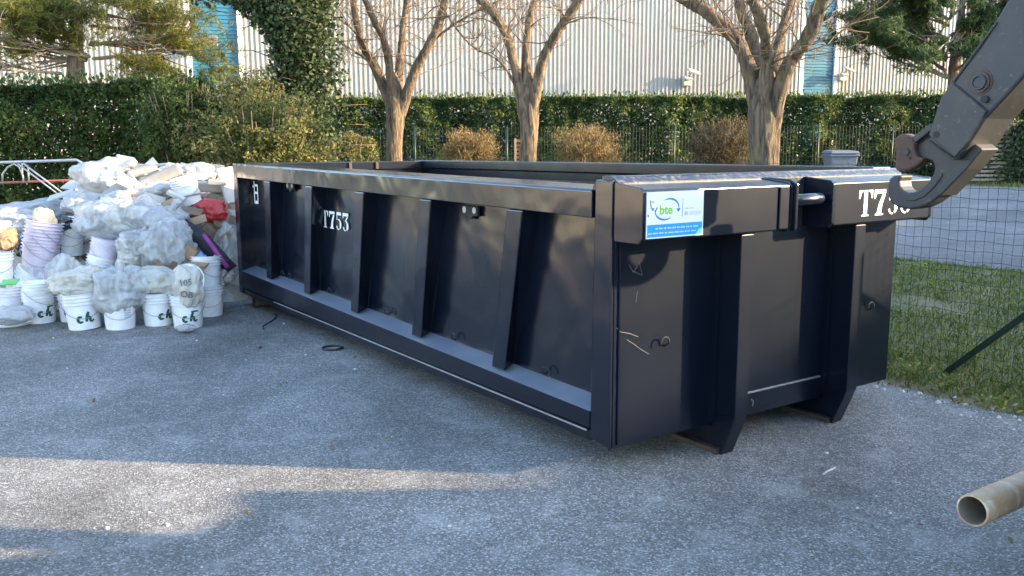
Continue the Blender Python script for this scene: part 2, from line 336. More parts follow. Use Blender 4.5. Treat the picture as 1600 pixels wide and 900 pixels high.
# fallen leaves and gravel lying about
def scatter(name, n, pos, size, mat, label, cat):
    p = pos(n); vs = []; fs = []
    for i, q in enumerate(p):
        s = size*(.4+1.2*rng.random()**2); a = rng.random()*6.28; e = [Vector((math.cos(a+k*1.257)*s*rng.uniform(.6, 1.2), math.sin(a+k*1.257)*s*rng.uniform(.5, 1.), 0)) for k in range(5)]
        q = Vector(q); k0 = len(vs); vs += [tuple(q+x) for x in e]+[tuple(q+x*.6+Vector((0, 0, s*.6))) for x in e]
        fs += [(k0+4, k0+3, k0+2, k0+1, k0), tuple(k0+5+k for k in range(5))]+[(k0+k, k0+(k+1) % 5, k0+5+(k+1) % 5, k0+5+k) for k in range(5)]
    mb = MB(); mb.v = vs; mb.f = fs; return tag(mb.build(name, mat), label, cat, kind='stuff')
def lotpos(n):
    u = -6+nr.random(n)*8.7; v = -4+nr.random(n)*11; return An+u[:, None]*Un+v[:, None]*Vn
scatter('gravel', 420, lotpos, .0095, M['stone'], 'tiny pale stone and plaster chips scattered over the asphalt', 'gravel')
def edgepos(n):
    u = 2.72+nr.normal(0, .12, n); v = -4+nr.random(n)*9; return An+u[:, None]*Un+v[:, None]*Vn
scatter('gravel', 260, edgepos, .016, M['stone'], 'loose pale gravel along the edge between asphalt and grass', 'gravel')
def leafpos(n):
    u = 2.75+abs(nr.normal(0, .45, n)); v = -4+nr.random(n)*9; return An+u[:, None]*Un+v[:, None]*Vn+np.array([0, 0, .02])
litter = leaves('fallen_leaves', lotpos(70)+np.array([0, 0, .012]), .04, M['dry'], None, .6); tag(litter, 'few dry leaves scattered over the asphalt lot', 'leaves', kind='stuff')
lf = leaves('fallen_leaves', leafpos(420), .045, M['dry'], None, .7); tag(lf, 'dry brown leaves lying along the grass edge', 'leaves', kind='stuff')

# ================================================================== WAREHOUSE
WD = Vector((math.sin(R(77)), math.cos(R(77)), 0)); WN = Vector((WD.y, -WD.x, 0))      # along the wall; out of it, to the camera
WP = Vector(at(1400, 200, 44)); WP.z = 0
def wall_s(px):                       # distance along the wall at a pixel column
    d = fw+rt*((px-800)/F); d.z = 0; e = Vector((0, 0, 0))
    t = WP.dot(WN)/d.dot(WN); return (d*t-WP).dot(WD)
wh = empty('warehouse', WP, math.pi/2-R(77)); tag(wh, 'large warehouse behind the hedge clad in white ribbed sheet with blue strips', 'warehouse')
def corr_v(s0, s1, z0, z1, pitch=.20, d=.042):
    mb = MB(); n = int((s1-s0)/pitch); pr = []
    for i in range(n): 
        b = s0+i*pitch; pr += [(b, 0), (b+pitch*.42, 0), (b+pitch*.52, -d), (b+pitch*.9, -d)]
    pr.append((s1, 0)); k = len(pr)
    mb.v = [(s, y, z) for z in (z0, z1) for s, y in pr]; mb.f = [(i, i+1, k+i+1, k+i) for i in range(k-1)]; return mb
def corr_h(s0, s1, z0, z1, y, pitch=.15, d=.028):
    mb = MB(); n = int((z1-z0)/pitch); pr = []
    for i in range(n):
        b = z0+i*pitch; pr += [(b, 0), (b+pitch*.45, 0), (b+pitch*.6, -d), (b+pitch*.85, -d)]
    k = len(pr); mb.v = [(s, y+q, z) for s in (s0, s1) for z, q in pr]; mb.f = [(i, k+i, k+i+1, i+1) for i in range(k-1)]; return mb
sA, sB = wall_s(318), wall_s(396); sC, sD = wall_s(1236), wall_s(1288)
s0w, s1w, HW = wall_s(-260), wall_s(1900), 11.5
for a, b in ((s0w, sA-.1), (sB+.1, sC-.1), (sD+.1, s1w)): corr_v(a, b, .2, HW).build('white_cladding', M['clad'], wh)
for a, b in ((sA, sB), (sC, sD)): corr_h(a, b, .2, HW-.1, .06).build('blue_cladding', M['blue'], wh)
for s in (sA, sB, sC, sD): MB().box(s-.1, s+.1, -.07, .1, .15, HW).build('corner_trim', M['trim'], wh)
MB().box(s0w, s1w, .12, 18, 0, HW-.05).build('wall', M['clad'], wh); MB().box(s0w-.3, s1w+.3, -.3, 18.3, HW, HW+.3).build('roof', M['grey_box'], wh)
def floodlight(px, py, sc_, label, kind):
    s = wall_s(px); p = WP+WD*s+WN*.05; z = at(px, py, p.y).z
    t = empty('wall_floodlight', (p.x, p.y, z), math.pi/2-R(77)); tag(t, label, 'floodlight', 'floodlights on the warehouse wall')
    k = sc_
    MB().box(-.06*k, .06*k, -.30*k, 0, -.06*k, .02*k).build('bracket', M['grey_box'], t, bevel=.01)
    gb = mottled('dark_lamp_housing', (.17, .145, .12), (.13, .11, .1), 4, .5) if kind == 0 else None
    if kind == 0: MB().hexa([(-.3*k, -.6*k, -.22*k), (.3*k, -.6*k, -.22*k), (.3*k, -.25*k, -.2*k), (-.3*k, -.25*k, -.2*k), (-.3*k, -.68*k, .14*k), (.3*k, -.68*k, .14*k), (.3*k, -.25*k, .2*k), (-.3*k, -.25*k, .2*k)]).build('lamp_housing', gb, t, bevel=.02)
    else:
        MB().box(-.2*k, .2*k, -.22*k, -.02*k, -.3*k, .1*k).build('lamp_housing', M['grey_box'], t, bevel=.02)
        MB().rbox((.16*k, -.5*k, .3*k), (.62*k, .3*k, .1*k), (R(30), R(14), R(8))).build('lamp_head', M['grey_box'], t, bevel=.02)
        MB().rbox((-.1*k, -.45*k, .02*k), (.42*k, .3*k, .1*k), (R(25), R(8), 0)).build('lamp_head', M['grey_box'], t, bevel=.02)
        MB().tube([(0, -.1*k, .1*k), (.05*k, -.45*k, .25*k)], .03*k).build('bracket_arm', M['grey_box'], t)
floodlight(352, 66, 1.0, 'boxy floodlight on the blue strip beside the ivy-covered tree', 0)
floodlight(1063, 124, 1.0, 'cluster of floodlights on the white wall left of the thick lichen-marked tree', 1)
floodlight(1296, 118, .85, 'small floodlight cluster on the corner right of the blue strip', 1)

# ================================================================== PLANTS
def hedge(name, x0, x1, y, d, z0, z1, n, size, mat, label, thin=.35, stems=120, dirx=None):
    t = empty(name, ((x0+x1)/2, y, z0)); tag(t, label, 'hedge')
    off = np.array([(x0+x1)/2, y, z0]); X = x1-x0; H = z1-z0
    p = np.stack([nr.random(n)*X+x0, y+(nr.random(n)-.5)*d, z0+H*nr.random(n)], 1)
    f = nr.random(n)
    k = f < .62; p[k, 1] = y-d/2+abs(nr.normal(0, .12, k.sum()))       # face to the camera
    k = (f >= .62)&(f < .74); p[k, 2] = z1-abs(nr.normal(0, .10, k.sum()))
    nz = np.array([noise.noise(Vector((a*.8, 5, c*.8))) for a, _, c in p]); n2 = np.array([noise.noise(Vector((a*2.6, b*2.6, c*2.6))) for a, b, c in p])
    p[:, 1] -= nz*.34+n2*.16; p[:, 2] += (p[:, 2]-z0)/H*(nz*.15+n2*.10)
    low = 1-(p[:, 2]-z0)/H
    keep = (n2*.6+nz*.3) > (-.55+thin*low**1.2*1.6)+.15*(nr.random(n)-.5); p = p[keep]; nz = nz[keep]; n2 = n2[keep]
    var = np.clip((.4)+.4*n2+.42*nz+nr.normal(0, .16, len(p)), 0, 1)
    leaves('foliage', p-off, size, mat, t, .6, var=var)
    # upright shoots above the clipped top
    q = np.stack([nr.random(n//60)*X+x0, y+(nr.random(n//60)-.5)*d, z1+abs(nr.normal(0, .1, n//60))], 1); leaves('shoots', q-off, size, mat, t, .5, bias=(0, 0, 1.2))
    mb = MB()
    for _ in range(stems):
        x = rng.uniform(x0, x1); yy = y+rng.uniform(-.3, .3)*d
        pts = [(x-off[0], yy-off[1], 0)]
        for j in range(1, 5): pts.append((pts[-1][0]+rng.uniform(-.15, .15), pts[-1][1]+rng.uniform(-.1, .1), H*.2*j*1.0))
        mb.tube(pts, [.03, .026, .02, .014, .008], 5)
    mb.build('stems', M['twig'], t, True); return t
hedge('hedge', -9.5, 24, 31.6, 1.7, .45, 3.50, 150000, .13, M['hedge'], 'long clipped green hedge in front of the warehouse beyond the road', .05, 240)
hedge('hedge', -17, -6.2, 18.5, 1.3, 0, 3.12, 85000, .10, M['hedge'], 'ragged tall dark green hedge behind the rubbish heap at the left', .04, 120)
def shrub(name, c, rad, n, size, mat, label, cat='shrub', bias=None, asp=.5, hollow=.55, group=None, lob=.35, seed=0):
    t = empty(name, (c[0], c[1], 0 if group is None else c[2]-rad[2]*.95)); tag(t, label, cat, group); off = Vector(t.location)
    d = nr.normal(size=(n, 3)); d /= np.linalg.norm(d, axis=1)[:, None]
    l = np.array([noise.noise(Vector(x)*2.2+Vector((seed, 1, 2)))+.6*noise.noise(Vector(x)*5+Vector((seed, 8, 3))) for x in d])
    r = (hollow+(1-hollow)*nr.random(n)**.6)*(1+lob*l)
    p = np.array(c)+d*np.array(rad)*r[:, None]; k = p[:, 2] > float(off.z); p = p[k]
    var = np.clip(.42+.5*l[k]*.6+nr.normal(0, .2, len(p)), 0, 1)
    leaves('foliage', p-np.array(off), size, mat, t, asp, bias=bias, jit=.8, var=var)
    mb = MB()
    for _ in range(26):
        e = Vector((rng.gauss(0, 1), rng.gauss(0, 1), abs(rng.gauss(0, 1))+.3)).normalized(); tip = Vector((c[0]+e.x*rad[0]*1.08, c[1]+e.y*rad[1]*1.08, c[2]+e.z*rad[2]*1.08))-off
        mb.tube([(0, 0, 0), tip*.5+Vector((rng.uniform(-.1, .1), 0, .1)), tip], [.03, .018, .006], 5)
    mb.build('stems', M['twig'], t, True); return t
def sh_px(px, py, Y, rx, rz, ry=None): c = at(px, py, Y); return (c.x, c.y, c.z), (rx, ry or rx, rz)
c, r_ = sh_px(412, 232, 15.8, 1.15, .82, .8); shrub('shrub', c, r_, 30000, .062, M['golden'], 'big loose golden green shrub behind the far end of the skip', seed=11, lob=.75, hollow=.25)
c, r_ = sh_px(290, 205, 16.6, .8, .95); shrub('shrub', c, r_, 17000, .07, M['hedge'], 'dark green shrub with loose shoots between the left hedge and the golden shrub', seed=2)
c, r_ = sh_px(385, 165, 16.8, .7, .60); shrub('shrub', c, r_, 11000, .062, M['golden'], 'pale upper shrub standing below the blue wall strip', lob=.6, seed=5, hollow=.3)
c, r_ = sh_px(548, 250, 19.0, .62, .55); shrub('shrub', c, r_, 13000, .062, M['golden'], 'low yellowish green shrub left of the first bare tree trunk', seed=3)
for px, py, rx, rz, mt, lb in ((735, 238, .62, .56, 'dry', 'rounded golden dry bush between the first and second bare trees'), (918, 235, .74, .62, 'dry', 'rounded straw-brown bush right of the second bare tree'), (1132, 225, .78, .66, 'dull', 'shaded brown bush just left of the thick lichen-marked tree')):
    c, r_ = sh_px(px, py, 22.0, rx*1.12, rz*1.08); c = (c[0], c[1], c[2]-.06)
    shrub('clipped_bush', c, r_, 13000, .085, M[mt], lb, 'bush', bias=(0, 0, .9), asp=.16, hollow=.2, group='rounded bushes in front of the hedge', lob=.6, seed=px)
# the ivy-covered tree
def ivy_tree():
    b = at(478, 300, 17.6); b.z = 0; t = empty('ivy_covered_tree', b); tag(t, 'tree wrapped in dark ivy standing left of the first bare tree', 'tree')
    tr = [(0, 0, 0), (.03, 0, 1.5), (-.05, 0, 3), (.1, .1, 4.5), (.2, .1, 6.3)]; MB().tube(tr, [.2, .18, .16, .13, .1], 10).build('trunk', M['bark'], t, True)
    arm = [(-.02, 0, 3.2), (-.4, -.1, 4.1), (-1.0, -.1, 4.75), (-2.1, 0, 5.0)]; MB().tube(arm, [.12, .1, .07, .03], 8).build('limb', M['bark'], t, True)
    P_ = []
    def along(path, n, r):
        for _ in range(n):
            i = rng.randrange(len(path)-1); f = rng.random(); c = Vector(path[i]).lerp(Vector(path[i+1]), f); d = Vector((rng.gauss(0, 1), rng.gauss(0, 1), rng.gauss(0, 1))).normalized()
            q = c+d*r*(.35+.65*rng.random())*(1+.5*noise.noise(c*1.3+d*1.5)); P_.append(tuple(q))
    along(tr[:2], 3000, .5); along(tr[1:], 17000, .82); along(arm, 5200, .40)
    leaves('ivy_foliage', np.array(P_), .082, M['ivy'], t, .85)
    mb = MB()
    for _ in range(90):
        q = Vector(rng.choice(P_)); e = q+Vector((rng.uniform(-.8, 1.0), rng.uniform(-.3, .3), rng.uniform(-.2, .5))); mb.tube([q, q.lerp(e, .5)+Vector((0, 0, .08)), e], [.012, .008, .004], 4)
    mb.build('twigs', M['twig'], t, True)['kind'] = 'stuff'
ivy_tree()
# bare trees
def bare_tree(u, v, px, rpx, forkpy, limbs, mat, label, seed, rbase):
    rg = random.Random(seed); base = W(u, v, terrain(u)); Y = base.y
    t = empty('bare_tree', base); tag(t, label, 'tree', 'leafless trees in the grass strip')
    fk = at(px, forkpy, Y)-base
    mb = MB(); H = fk.z
    tp = [(0, 0, -.05)]+[(fk.x*k/7+rg.uniform(-.02, .02), rg.uniform(-.02, .02), H*k/7) for k in range(1, 7)]+[(fk.x, 0, H), (fk.x, 0, H+.28), (fk.x, 0, H+.55)]
    rr = [rbase*1.3, rbase*1.08, rbase, rbase*.97, rbase*.97, rbase*1.03, rbase*1.14, rbase*1.2, rbase*.8, rbase*.25]
    k0 = len(mb.v); mb.tube(tp, rr, 22)
    tw = MB(); tips = []
    for i, (pts, r0, r1) in enumerate(limbs):
        pp = [Vector((fk.x+rg.uniform(-.3, .3)*rbase, rg.uniform(-.3, .3)*rbase, H-.55))]; dy = rg.uniform(-.9, .9)
        for j, (x, y) in enumerate(pts):
            q = at(x, y, Y+dy*(j+1)/len(pts))-base; pp.append(q)
        last = (pp[-1]-pp[-2]); 
        for _ in range(3): last = last.normalized()*.7+Vector((rg.uniform(-.25, .25), rg.uniform(-.25, .25), .35)); last = last.normalized()*.62; pp.append(pp[-1]+last)
        # smooth subdivide
        q2 = []
        for a in range(len(pp)-1):
            for f in (0, .34, .67):
                p0 = pp[max(a-1, 0)]; p1 = pp[a]; p2 = pp[a+1]; p3 = pp[min(a+2, len(pp)-1)]
                q2.append(.5*((2*p1)+(p2-p0)*f+(2*p0-5*p1+4*p2-p3)*f*f+(3*p1-p0-3*p2+p3)*f**3)+Vector((rg.uniform(-1, 1), rg.uniform(-1, 1), 0))*.018)
        q2.append(pp[-1]); n = len(q2)
        r0 *= .74; r1 *= .74; rad = [(r0*(1+.35*max(0, 1-a/4))+(r1-r0)*(a/(n-1))**.8)*(1+.09*rg.uniform(-1, 1)) for a in range(n)]
        mb.tube(q2, rad, 12)
        for a in range(2, n): tips.append((q2[a], (q2[a]-q2[a-1]).normalized(), rad[a]))
    def twig(p, d, L, r, depth):
        pts = [p]; k = 5
        for s in range(k):
            d = (d+Vector((rg.uniform(-1, 1), rg.uniform(-1, 1), rg.uniform(-.75, .85)))*.36).normalized(); pts.append(pts[-1]+d*L/k)
        tw.tube(pts, [r*(1-.8*s/k) for s in range(k+1)], 5 if r > .008 else 3, False)
        if depth:
            for _ in range(rg.randint(2, 4)):
                i = rg.randint(1, k); d2 = (d+Vector((rg.uniform(-1, 1), rg.uniform(-1, 1), rg.uniform(-.5, .8)))*1.1).normalized(); twig(pts[i], d2, L*rg.uniform(.4, .7), r*.55, depth-1)
    for p, d, r in tips:
        if p.z < H+.35: continue
        for _ in range(2 if p.z < H+1.0 else 3):
            if rg.random() < .75:
                o = Vector((rg.uniform(-1, 1), rg.uniform(-1, 1), rg.uniform(-.35, .8))).normalized(); twig(p, (d*.4+o).normalized(), rg.uniform(.5, 1.35), rg.uniform(.008, .016), 2)
    tk = mb.build('trunk', mat, t, True)
    tk.modifiers.new('s', 'SUBSURF').levels = 1; tk.modifiers['s'].render_levels = 2
    tex = bpy.data.textures.new('bark_relief', 'CLOUDS'); tex.noise_scale = .09; tex.noise_depth = 3
    dm = tk.modifiers.new('d', 'DISPLACE'); dm.texture = tex; dm.strength = .045; dm.texture_coords = 'LOCAL'; dm.mid_level = .5
    tw.build('crown', M['twig'], t, True)
bare_tree(6, 14.6, 617, 30, 152, [([(590, 112), (563, 66), (553, 0), (545, -60)], .15, .07), ([(607, 92), (590, 42), (568, -5), (555, -60)], .13, .06), ([(626, 88), (632, 30), (640, -20), (640, -70)], .13, .06), ([(652, 104), (682, 48), (697, -5), (715, -70)], .15, .07), ([(655, 92), (700, 45), (745, 18), (790, -5)], .05, .02), ([(585, 108), (540, 72), (490, 52), (430, 48)], .045, .012), ([(580, 90), (545, 40), (500, 18), (440, 5)], .045, .012)], M['bark'], 'leafless tree with many upright limbs nearest the ivy-covered tree', 3, .185)
bare_tree(6, 9.3, 826, 36, 150, [([(806, 108), (792, 60), (772, 22), (742, -12)], .13, .07), ([(821, 95), (826, 45), (836, 0), (845, -50)], .12, .06), ([(845, 100), (872, 48), (905, 0), (925, -40)], .13, .07), ([(798, 118), (770, 88), (735, 72)], .035, .012)], M['bark'], 'leafless tree with three main limbs at the middle of the photo', 5, .148)
bare_tree(6, 4.05, 1196, 50, 165, [([(1172, 112), (1150, 62), (1105, 18), (1062, -8)], .14, .085), ([(1182, 108), (1172, 50), (1150, -10)], .12, .08), ([(1200, 100), (1190, 40), (1170, -15)], .12, .07), ([(1212, 105), (1222, 50), (1240, -10)], .11, .06), ([(1228, 112), (1262, 58), (1290, -8)], .14, .08)], M['bark_l'], 'thick leafless tree with yellow lichen on its trunk, nearest the hook arm', 9, .178)
# pines
def pine(b, H, limbs, mat, needle, label, rt_, dens, tuft=.16, dead=0, seed=1, bark=None):
    rg = random.Random(seed); t = empty('pine_tree', b); tag(t, label, 'tree')
    MB().tube([(0, 0, 0), (.05, 0, H*.3), (-.05, 0, H*.55), (.1, 0, H*.8), (.05, 0, H)], [rt_, rt_*.9, rt_*.8, rt_*.5, rt_*.2], 12).build('trunk', M['pinebark'], t, True)
    lb = MB(); ds = MB(); pts = []; dirs = []
    def sub(p, d, L, r, depth, bare):
        path = [p]; k = 6
        for s in range(k): d = (d+Vector((rg.uniform(-1, 1), rg.uniform(-1, 1), rg.uniform(-.6, .6)))*.22).normalized(); path.append(path[-1]+d*L/k)
        (ds if bare else lb).tube(path, [r*(1-.75*s/k) for s in range(k+1)], 5, False)
        if depth:
            for _ in range(5 if depth > 1 else 4):
                i = rg.randint(2, k); d2 = (d+Vector((rg.uniform(-1, 1), rg.uniform(-1, 1), rg.uniform(-.45, .6)))*.95).normalized(); sub(path[i], d2, L*rg.uniform(.35, .6), r*.5, depth-1, bare)
        if not bare and depth < 2:
            for i in range(2, k+1):
                for _ in range(dens):
                    pts.append(tuple(path[i]+Vector((rg.gauss(0, .09), rg.gauss(0, .09), rg.gauss(.03, .08))))); dirs.append(tuple(d*.5+Vector((0, 0, .25))))
    for p, e, r, bare in limbs:
        p = Vector(p); e = Vector(e); L = (e-p).length; sub(p, (e-p).normalized(), L, r, 2, bare)
    lb.build('limbs', M['pinebark'], t, True)
    if dead: ds.build('dead_branches', M['twig_dead'], t, True)
    n = len(pts); P_ = np.repeat(np.array(pts), 7, 0)+nr.normal(0, .03, (n*7, 3)); D = np.repeat(np.array(dirs), 7, 0)
    leaves('needles', P_, tuft, needle, t, .09, bias=D, jit=.75)
b = at(1482, 250, 36); b.z = .5
def rel(px, py, Y, b): return at(px, py, Y)-b
L_ = []
rg = random.Random(4)
for (ex, ey, sx, sy) in ((1378, 60, 1478, 85), (1382, 25, 1480, 60), (1392, 10, 1482, 40), (1560, 45, 1485, 75), (1590, 10, 1485, 55), (1420, 88, 1478, 110), (1385, 80, 1478, 95), (1540, 80, 1486, 112), (1430, 0, 1482, 30), (1520, -20, 1484, 30), (1382, -30, 1483, 10), (1620, -40, 1484, 0), (1390, 50, 1480, 90), (1440, 45, 1482, 70), (1520, 40, 1484, 70), (1600, 60, 1486, 90)):
    for k in range(2): L_.append((tuple(rel(sx, sy, 36, b)), tuple(rel(ex+rg.uniform(-15, 15), ey+rg.uniform(-15, 10), 36+rg.uniform(-2.2, 2.2), b)), .06, False))
for (ex, ey) in ((1400, 62), (1395, 85), (1560, 70), (1450, 78)): L_.append((tuple(rel(1480, 122, 36, b)), tuple(rel(ex, ey, 35.5, b)), .07, True))
pine(b, rel(1484, -40, 36, b).z, L_, None, M['needle_g'], 'spreading dark green pine behind the hedge at the right above the hook arm', .27, 3, .30, 1, 2)
b = at(131, 250, 22); b.z = 0; L_ = []
for (ex, ey, sx, sy) in ((40, 20, 118, 5), (10, 40, 122, 25), (60, 45, 122, 20), (85, 15, 120, -5), (15, -5, 118, -20), (100, 35, 122, 10), (-30, 30, 120, 20),
                         (280, 70, 140, 66), (300, 95, 190, 68), (250, 40, 140, 40), (230, 20, 138, 20), (262, 6, 140, 0), (262, 103, 200, 80)):
    for k in range(2): L_.append((tuple(rel(sx, sy, 22, b)), tuple(rel(ex+rg.uniform(-12, 12), ey+rg.uniform(-8, 8), 22+rg.uniform(-1.2, 1.2), b)), .035, False))
for (ex, ey, sx, sy) in ((0, 62, 135, 95), (-20, 75, 130, 80), (20, 85, 140, 88), (0, 108, 95, 115), (10, 55, 118, 62), (240, 85, 145, 92), (30, 70, 135, 85), (-10, 95, 120, 95), (60, 100, 135, 92), (230, 62, 140, 70), (50, 60, 130, 78)):
    for k in range(2): L_.append((tuple(rel(sx, sy, 22, b)), tuple(rel(ex, ey, 22+rg.uniform(-1, .6), b)), .045, True))
pine(b, rel(125, -60, 22, b).z, L_, None, M['needle_y'], 'yellow green pine with dead lower branches behind the left hedge', .27, 2, .18, 1, 3)

# ================================================================== FENCES
GF = 3.47
def near_fence():
    t = empty('mesh_fence', W(GF, 0), PHI+math.pi/2); tag(t, 'low green wire mesh fence running along the grass behind the skip', 'fence')
    Hf = 1.57; v0, v1 = -3.2, 14.0; mb = MB(); nz = 20
    def wob(v, z): return .006*noise.noise(Vector((v*3, z*4, 1))), .01*noise.noise(Vector((v*1.3, z*6, 5)))
    n = int((v1-v0)/.068)
    for i in range(n+1):
        v = v0+i*.068; path = []
        for k in range(8): z = .02+Hf*k/7; a, b_ = wob(v, z); path.append((v+a, b_, z))
        path.append((v+.01, .02, Hf+.035)); mb.tube(path, .0016, 4, False)
    for k in range(nz+1):
        z = .03+(Hf-.03)*k/nz; path = []
        for i in range(int((v1-v0)/.1)+1): v = v0+i*.1; a, b_ = wob(v, z); path.append((v, b_+.002, z+.006*math.sin(v*46+k)+b_)) 
        mb.tube(path, .0016, 4, False)
    mb.build('wire_mesh', M['green_wire'], t)
    for v in (-1.55, 13.6): MB().tube([(v, .03, -.1), (v, .03, 1.68)], .024, 10).build('post', M['green_wire'], t, True)
    a = Vector((.147, .03, 0)); b2 = Vector((-1.5, .03, 1.62)); d = (b2-a).normalized(); s = Vector((d.z, 0, -d.x))*.021; q = Vector((0, .02, 0))
    MB().hexa([a+s+q, a+s-q, a-s-q, a-s+q, b2+s+q, b2+s-q, b2-s-q, b2-s+q]).build('strut', M['green_wire'], t, bevel=.004)
near_fence()
def far_fence():
    Y = 29.6; t = empty('mesh_fence', at(1000, 260, Y)); tag(t, 'taller green mesh fence with posts standing against the clipped hedge', 'fence'); off = Vector(t.location)
    x0 = -9; x1 = 23; zt = at(1000, 198, Y).z-off.z; zb = .4-off.z; mb = MB()
    for i in range(int((x1-x0)/.11)): x = x0+i*.11-off.x; mb.tube([(x, 0, zb), (x, 0, zt)], .0024, 3, False)
    for k in range(15): z = zb+(zt-zb)*k/14; mb.tube([(x0-off.x, 0, z), (x1-off.x, 0, z)], .0024, 3, False)
    mb.build('wire_mesh', M['green_wire'], t)
    for px in (520, 648, 792, 925, 1054, 1166, 1279, 1395, 1510, 1620): x = at(px, 200, Y).x-off.x; MB().tube([(x, -.05, zb), (x, -.05, zt+.05)], .024, 8).build('post', M['green_wire'], t, True)
far_fence()
def wheelie_bin():
    c = at(1312, 262, 27.2); c.z = terrain(24); t = empty('wheelie_bin', c); tag(t, 'grey plastic wheelie bin standing before the hedge right of the thick tree', 'bin')
    zt = at(1312, 240, 27.2).z-c.z
    MB().hexa([(-.32, -.3, .08), (.32, -.3, .08), (.32, .3, .08), (-.32, .3, .08), (-.42, -.38, zt), (.42, -.38, zt), (.42, .38, zt), (-.42, .38, zt)]).build('body', M['bin'], t, bevel=.03)
    MB().box(-.45, .45, -.41, .41, zt-.09, zt-.02).build('rim', M['bin'], t, bevel=.02)
    MB().hexa([(-.46, -.44, zt+.003), (.46, -.44, zt+.003), (.46, .42, zt+.003), (-.46, .42, zt+.003), (-.4, -.36, zt+.08), (.4, -.36, zt+.08), (.4, .36, zt+.11), (-.4, .36, zt+.11)]).build('lid', M['bin'], t, bevel=.025)
    MB().tube([(-.3, .46, zt-.02), (.3, .46, zt-.02)], .02).build('handle', M['bin'], t)
    for s in (-.3, .3): MB().lathe([(0, -.03), (.1, -.03), (.1, .03), (0, .03)], 16, Matrix.Translation((s, .3, .1))@Matrix.Rotation(R(90), 4, 'Y')).build('wheel', M['rubber'], t)
wheelie_bin()
def slat_fence():
    c = at(1545, 262, 29); c.z = .5; t = empty('slatted_panel', c); tag(t, 'pale horizontal slat panel half overgrown by ivy at the far right', 'fence')
    zt = at(1545, 190, 29).z-c.z; n = 14
    mb = MB()
    for k in range(n): z = .1+(zt-.1)*k/n; mb.box(-1.6, 1.9, -.03, 0, z, z+.08)
    mb.build('slats', M['wood'], t)
    for x in (-1.6, .95, 1.9): MB().box(x-.05, x+.05, .003, .09, 0, zt+.05).build('post', M['wood'], t)
    q = np.stack([nr.normal(.95, .35, 1500), -.1-abs(nr.normal(0, .08, 1500)), nr.random(1500)*zt], 1); leaves('creeper_foliage', q, .12, M['ivy'], t, .8)
slat_fence()
def louvre_post():
    c = W(6.4, 9.7); c = at(811, 262, 16.2); c.z = 0; t = empty('louvred_post', c); tag(t, 'narrow wooden post with orange louvre slats just left of the second bare tree trunk', 'post')
    zt = at(811, 216, 16.2).z
    MB().box(-.09, .09, -.05, .08, 0, zt-.55).build('post', M['wood'], t, bevel=.006)
    MB().box(-.09, -.05, -.05, .08, zt-.547, zt).build('side_panel', M['wood'], t, bevel=.004); MB().box(.05, .09, -.05, .08, zt-.547, zt).build('side_panel', M['wood'], t, bevel=.004)
    mb = MB()
    for k in range(7): mb.rbox((0, 0, zt-.5+k*.075), (.098, .012, .06), (R(-40), 0, 0))
    mb.build('louvre_slats', M['orange'], t)
louvre_post()
# ================================================================== THE SKIP
SK = empty('roll_off_skip', A, PHI); tag(SK, 'long dark navy steel skip with ribbed side and two end skids, standing on the asphalt', 'skip')
L, WD_ = 6.41, 2.45
zt = lambda v: 1.507+.0105*(v-.15)          # top of the side rail
zs = lambda v: .317+.012*v                  # outer edge of the sill
zb = lambda v: .15-.003*v
pu_t = lambda v: .14+.003*v; pu_b = lambda v: .122+.006*v
# left side sheet, with its dents
mb = MB(); nu, nz = 90, 14
for j in range(nz+1):
    for i in range(nu+1):
        v = .1+6.2*i/nu; k = j/nz; z = zs(v)+.045+(zt(v)-.148-zs(v)-.045)*k; u = pu_b(v)*(1-k)+pu_t(v)*k
        u += .006*noise.noise(Vector((v*1.7, z*1.5, 0)))+.002*noise.noise(Vector((v*4, z*3, 3)))
        mb.v.append((u, v, z))
mb.f = [(j*(nu+1)+i, (j+1)*(nu+1)+i, (j+1)*(nu+1)+i+1, j*(nu+1)+i+1) for j in range(nz) for i in range(nu)]
mb.build('side_panel', M['paint'], SK, True)
MB().hexa([(.2, .05, .2), (.235, .05, .2), (.235, 6.35, .2), (.2, 6.35, .2), (.2, .05, 1.48), (.235, .05, 1.48), (.235, 6.35, 1.55), (.2, 6.35, 1.55)]).build('inner_lining', M['paint_flat'], SK)
# top rail and sill
def run(fn, v0, v1, n=24):                   # a profile carried along v
    mb = MB(); k = len(fn(v0))
    for i in range(n+1):
        v = v0+(v1-v0)*i/n; mb.v += [(u, v, z) for u, z in fn(v)]
    mb.f = [(i*k+j, i*k+(j+1) % k, (i+1)*k+(j+1) % k, (i+1)*k+j) for i in range(n) for j in range(k)]+[tuple(range(k-1, -1, -1)), tuple(range(n*k, n*k+k))]; return mb
def wv(v): return .004*noise.noise(Vector((v*1.4, 7, 0)))
run(lambda v: [(wv(v), zt(v)-.15), (wv(v*1.3+2), zt(v)-.012), (.012, zt(v)), (.20, zt(v)+.012), (.20, zt(v)-.15)], .164, 6.29, 50).build('top_rail', M['paint'], SK, False, .005)
run(lambda v: [(0, zb(v)+.075), (0, zs(v)-.006), (.006, zs(v)-.003), (pu_b(v)+.02, zs(v)+.046), (pu_b(v)+.02, zb(v)+.075)], .164, 6.29).build('sill', M['paint_flat'], SK)
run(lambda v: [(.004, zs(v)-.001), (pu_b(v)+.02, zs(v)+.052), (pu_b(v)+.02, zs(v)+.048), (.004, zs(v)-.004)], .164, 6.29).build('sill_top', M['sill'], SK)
run(lambda v: [(.012, zb(v)), (.012, zb(v)+.064), (-.012, zb(v)+.060), (-.014, zb(v)+.070), (.2, zb(v)+.072), (.2, zb(v))], .164, 6.29).build('bottom_rail', M['paint_flat'], SK)
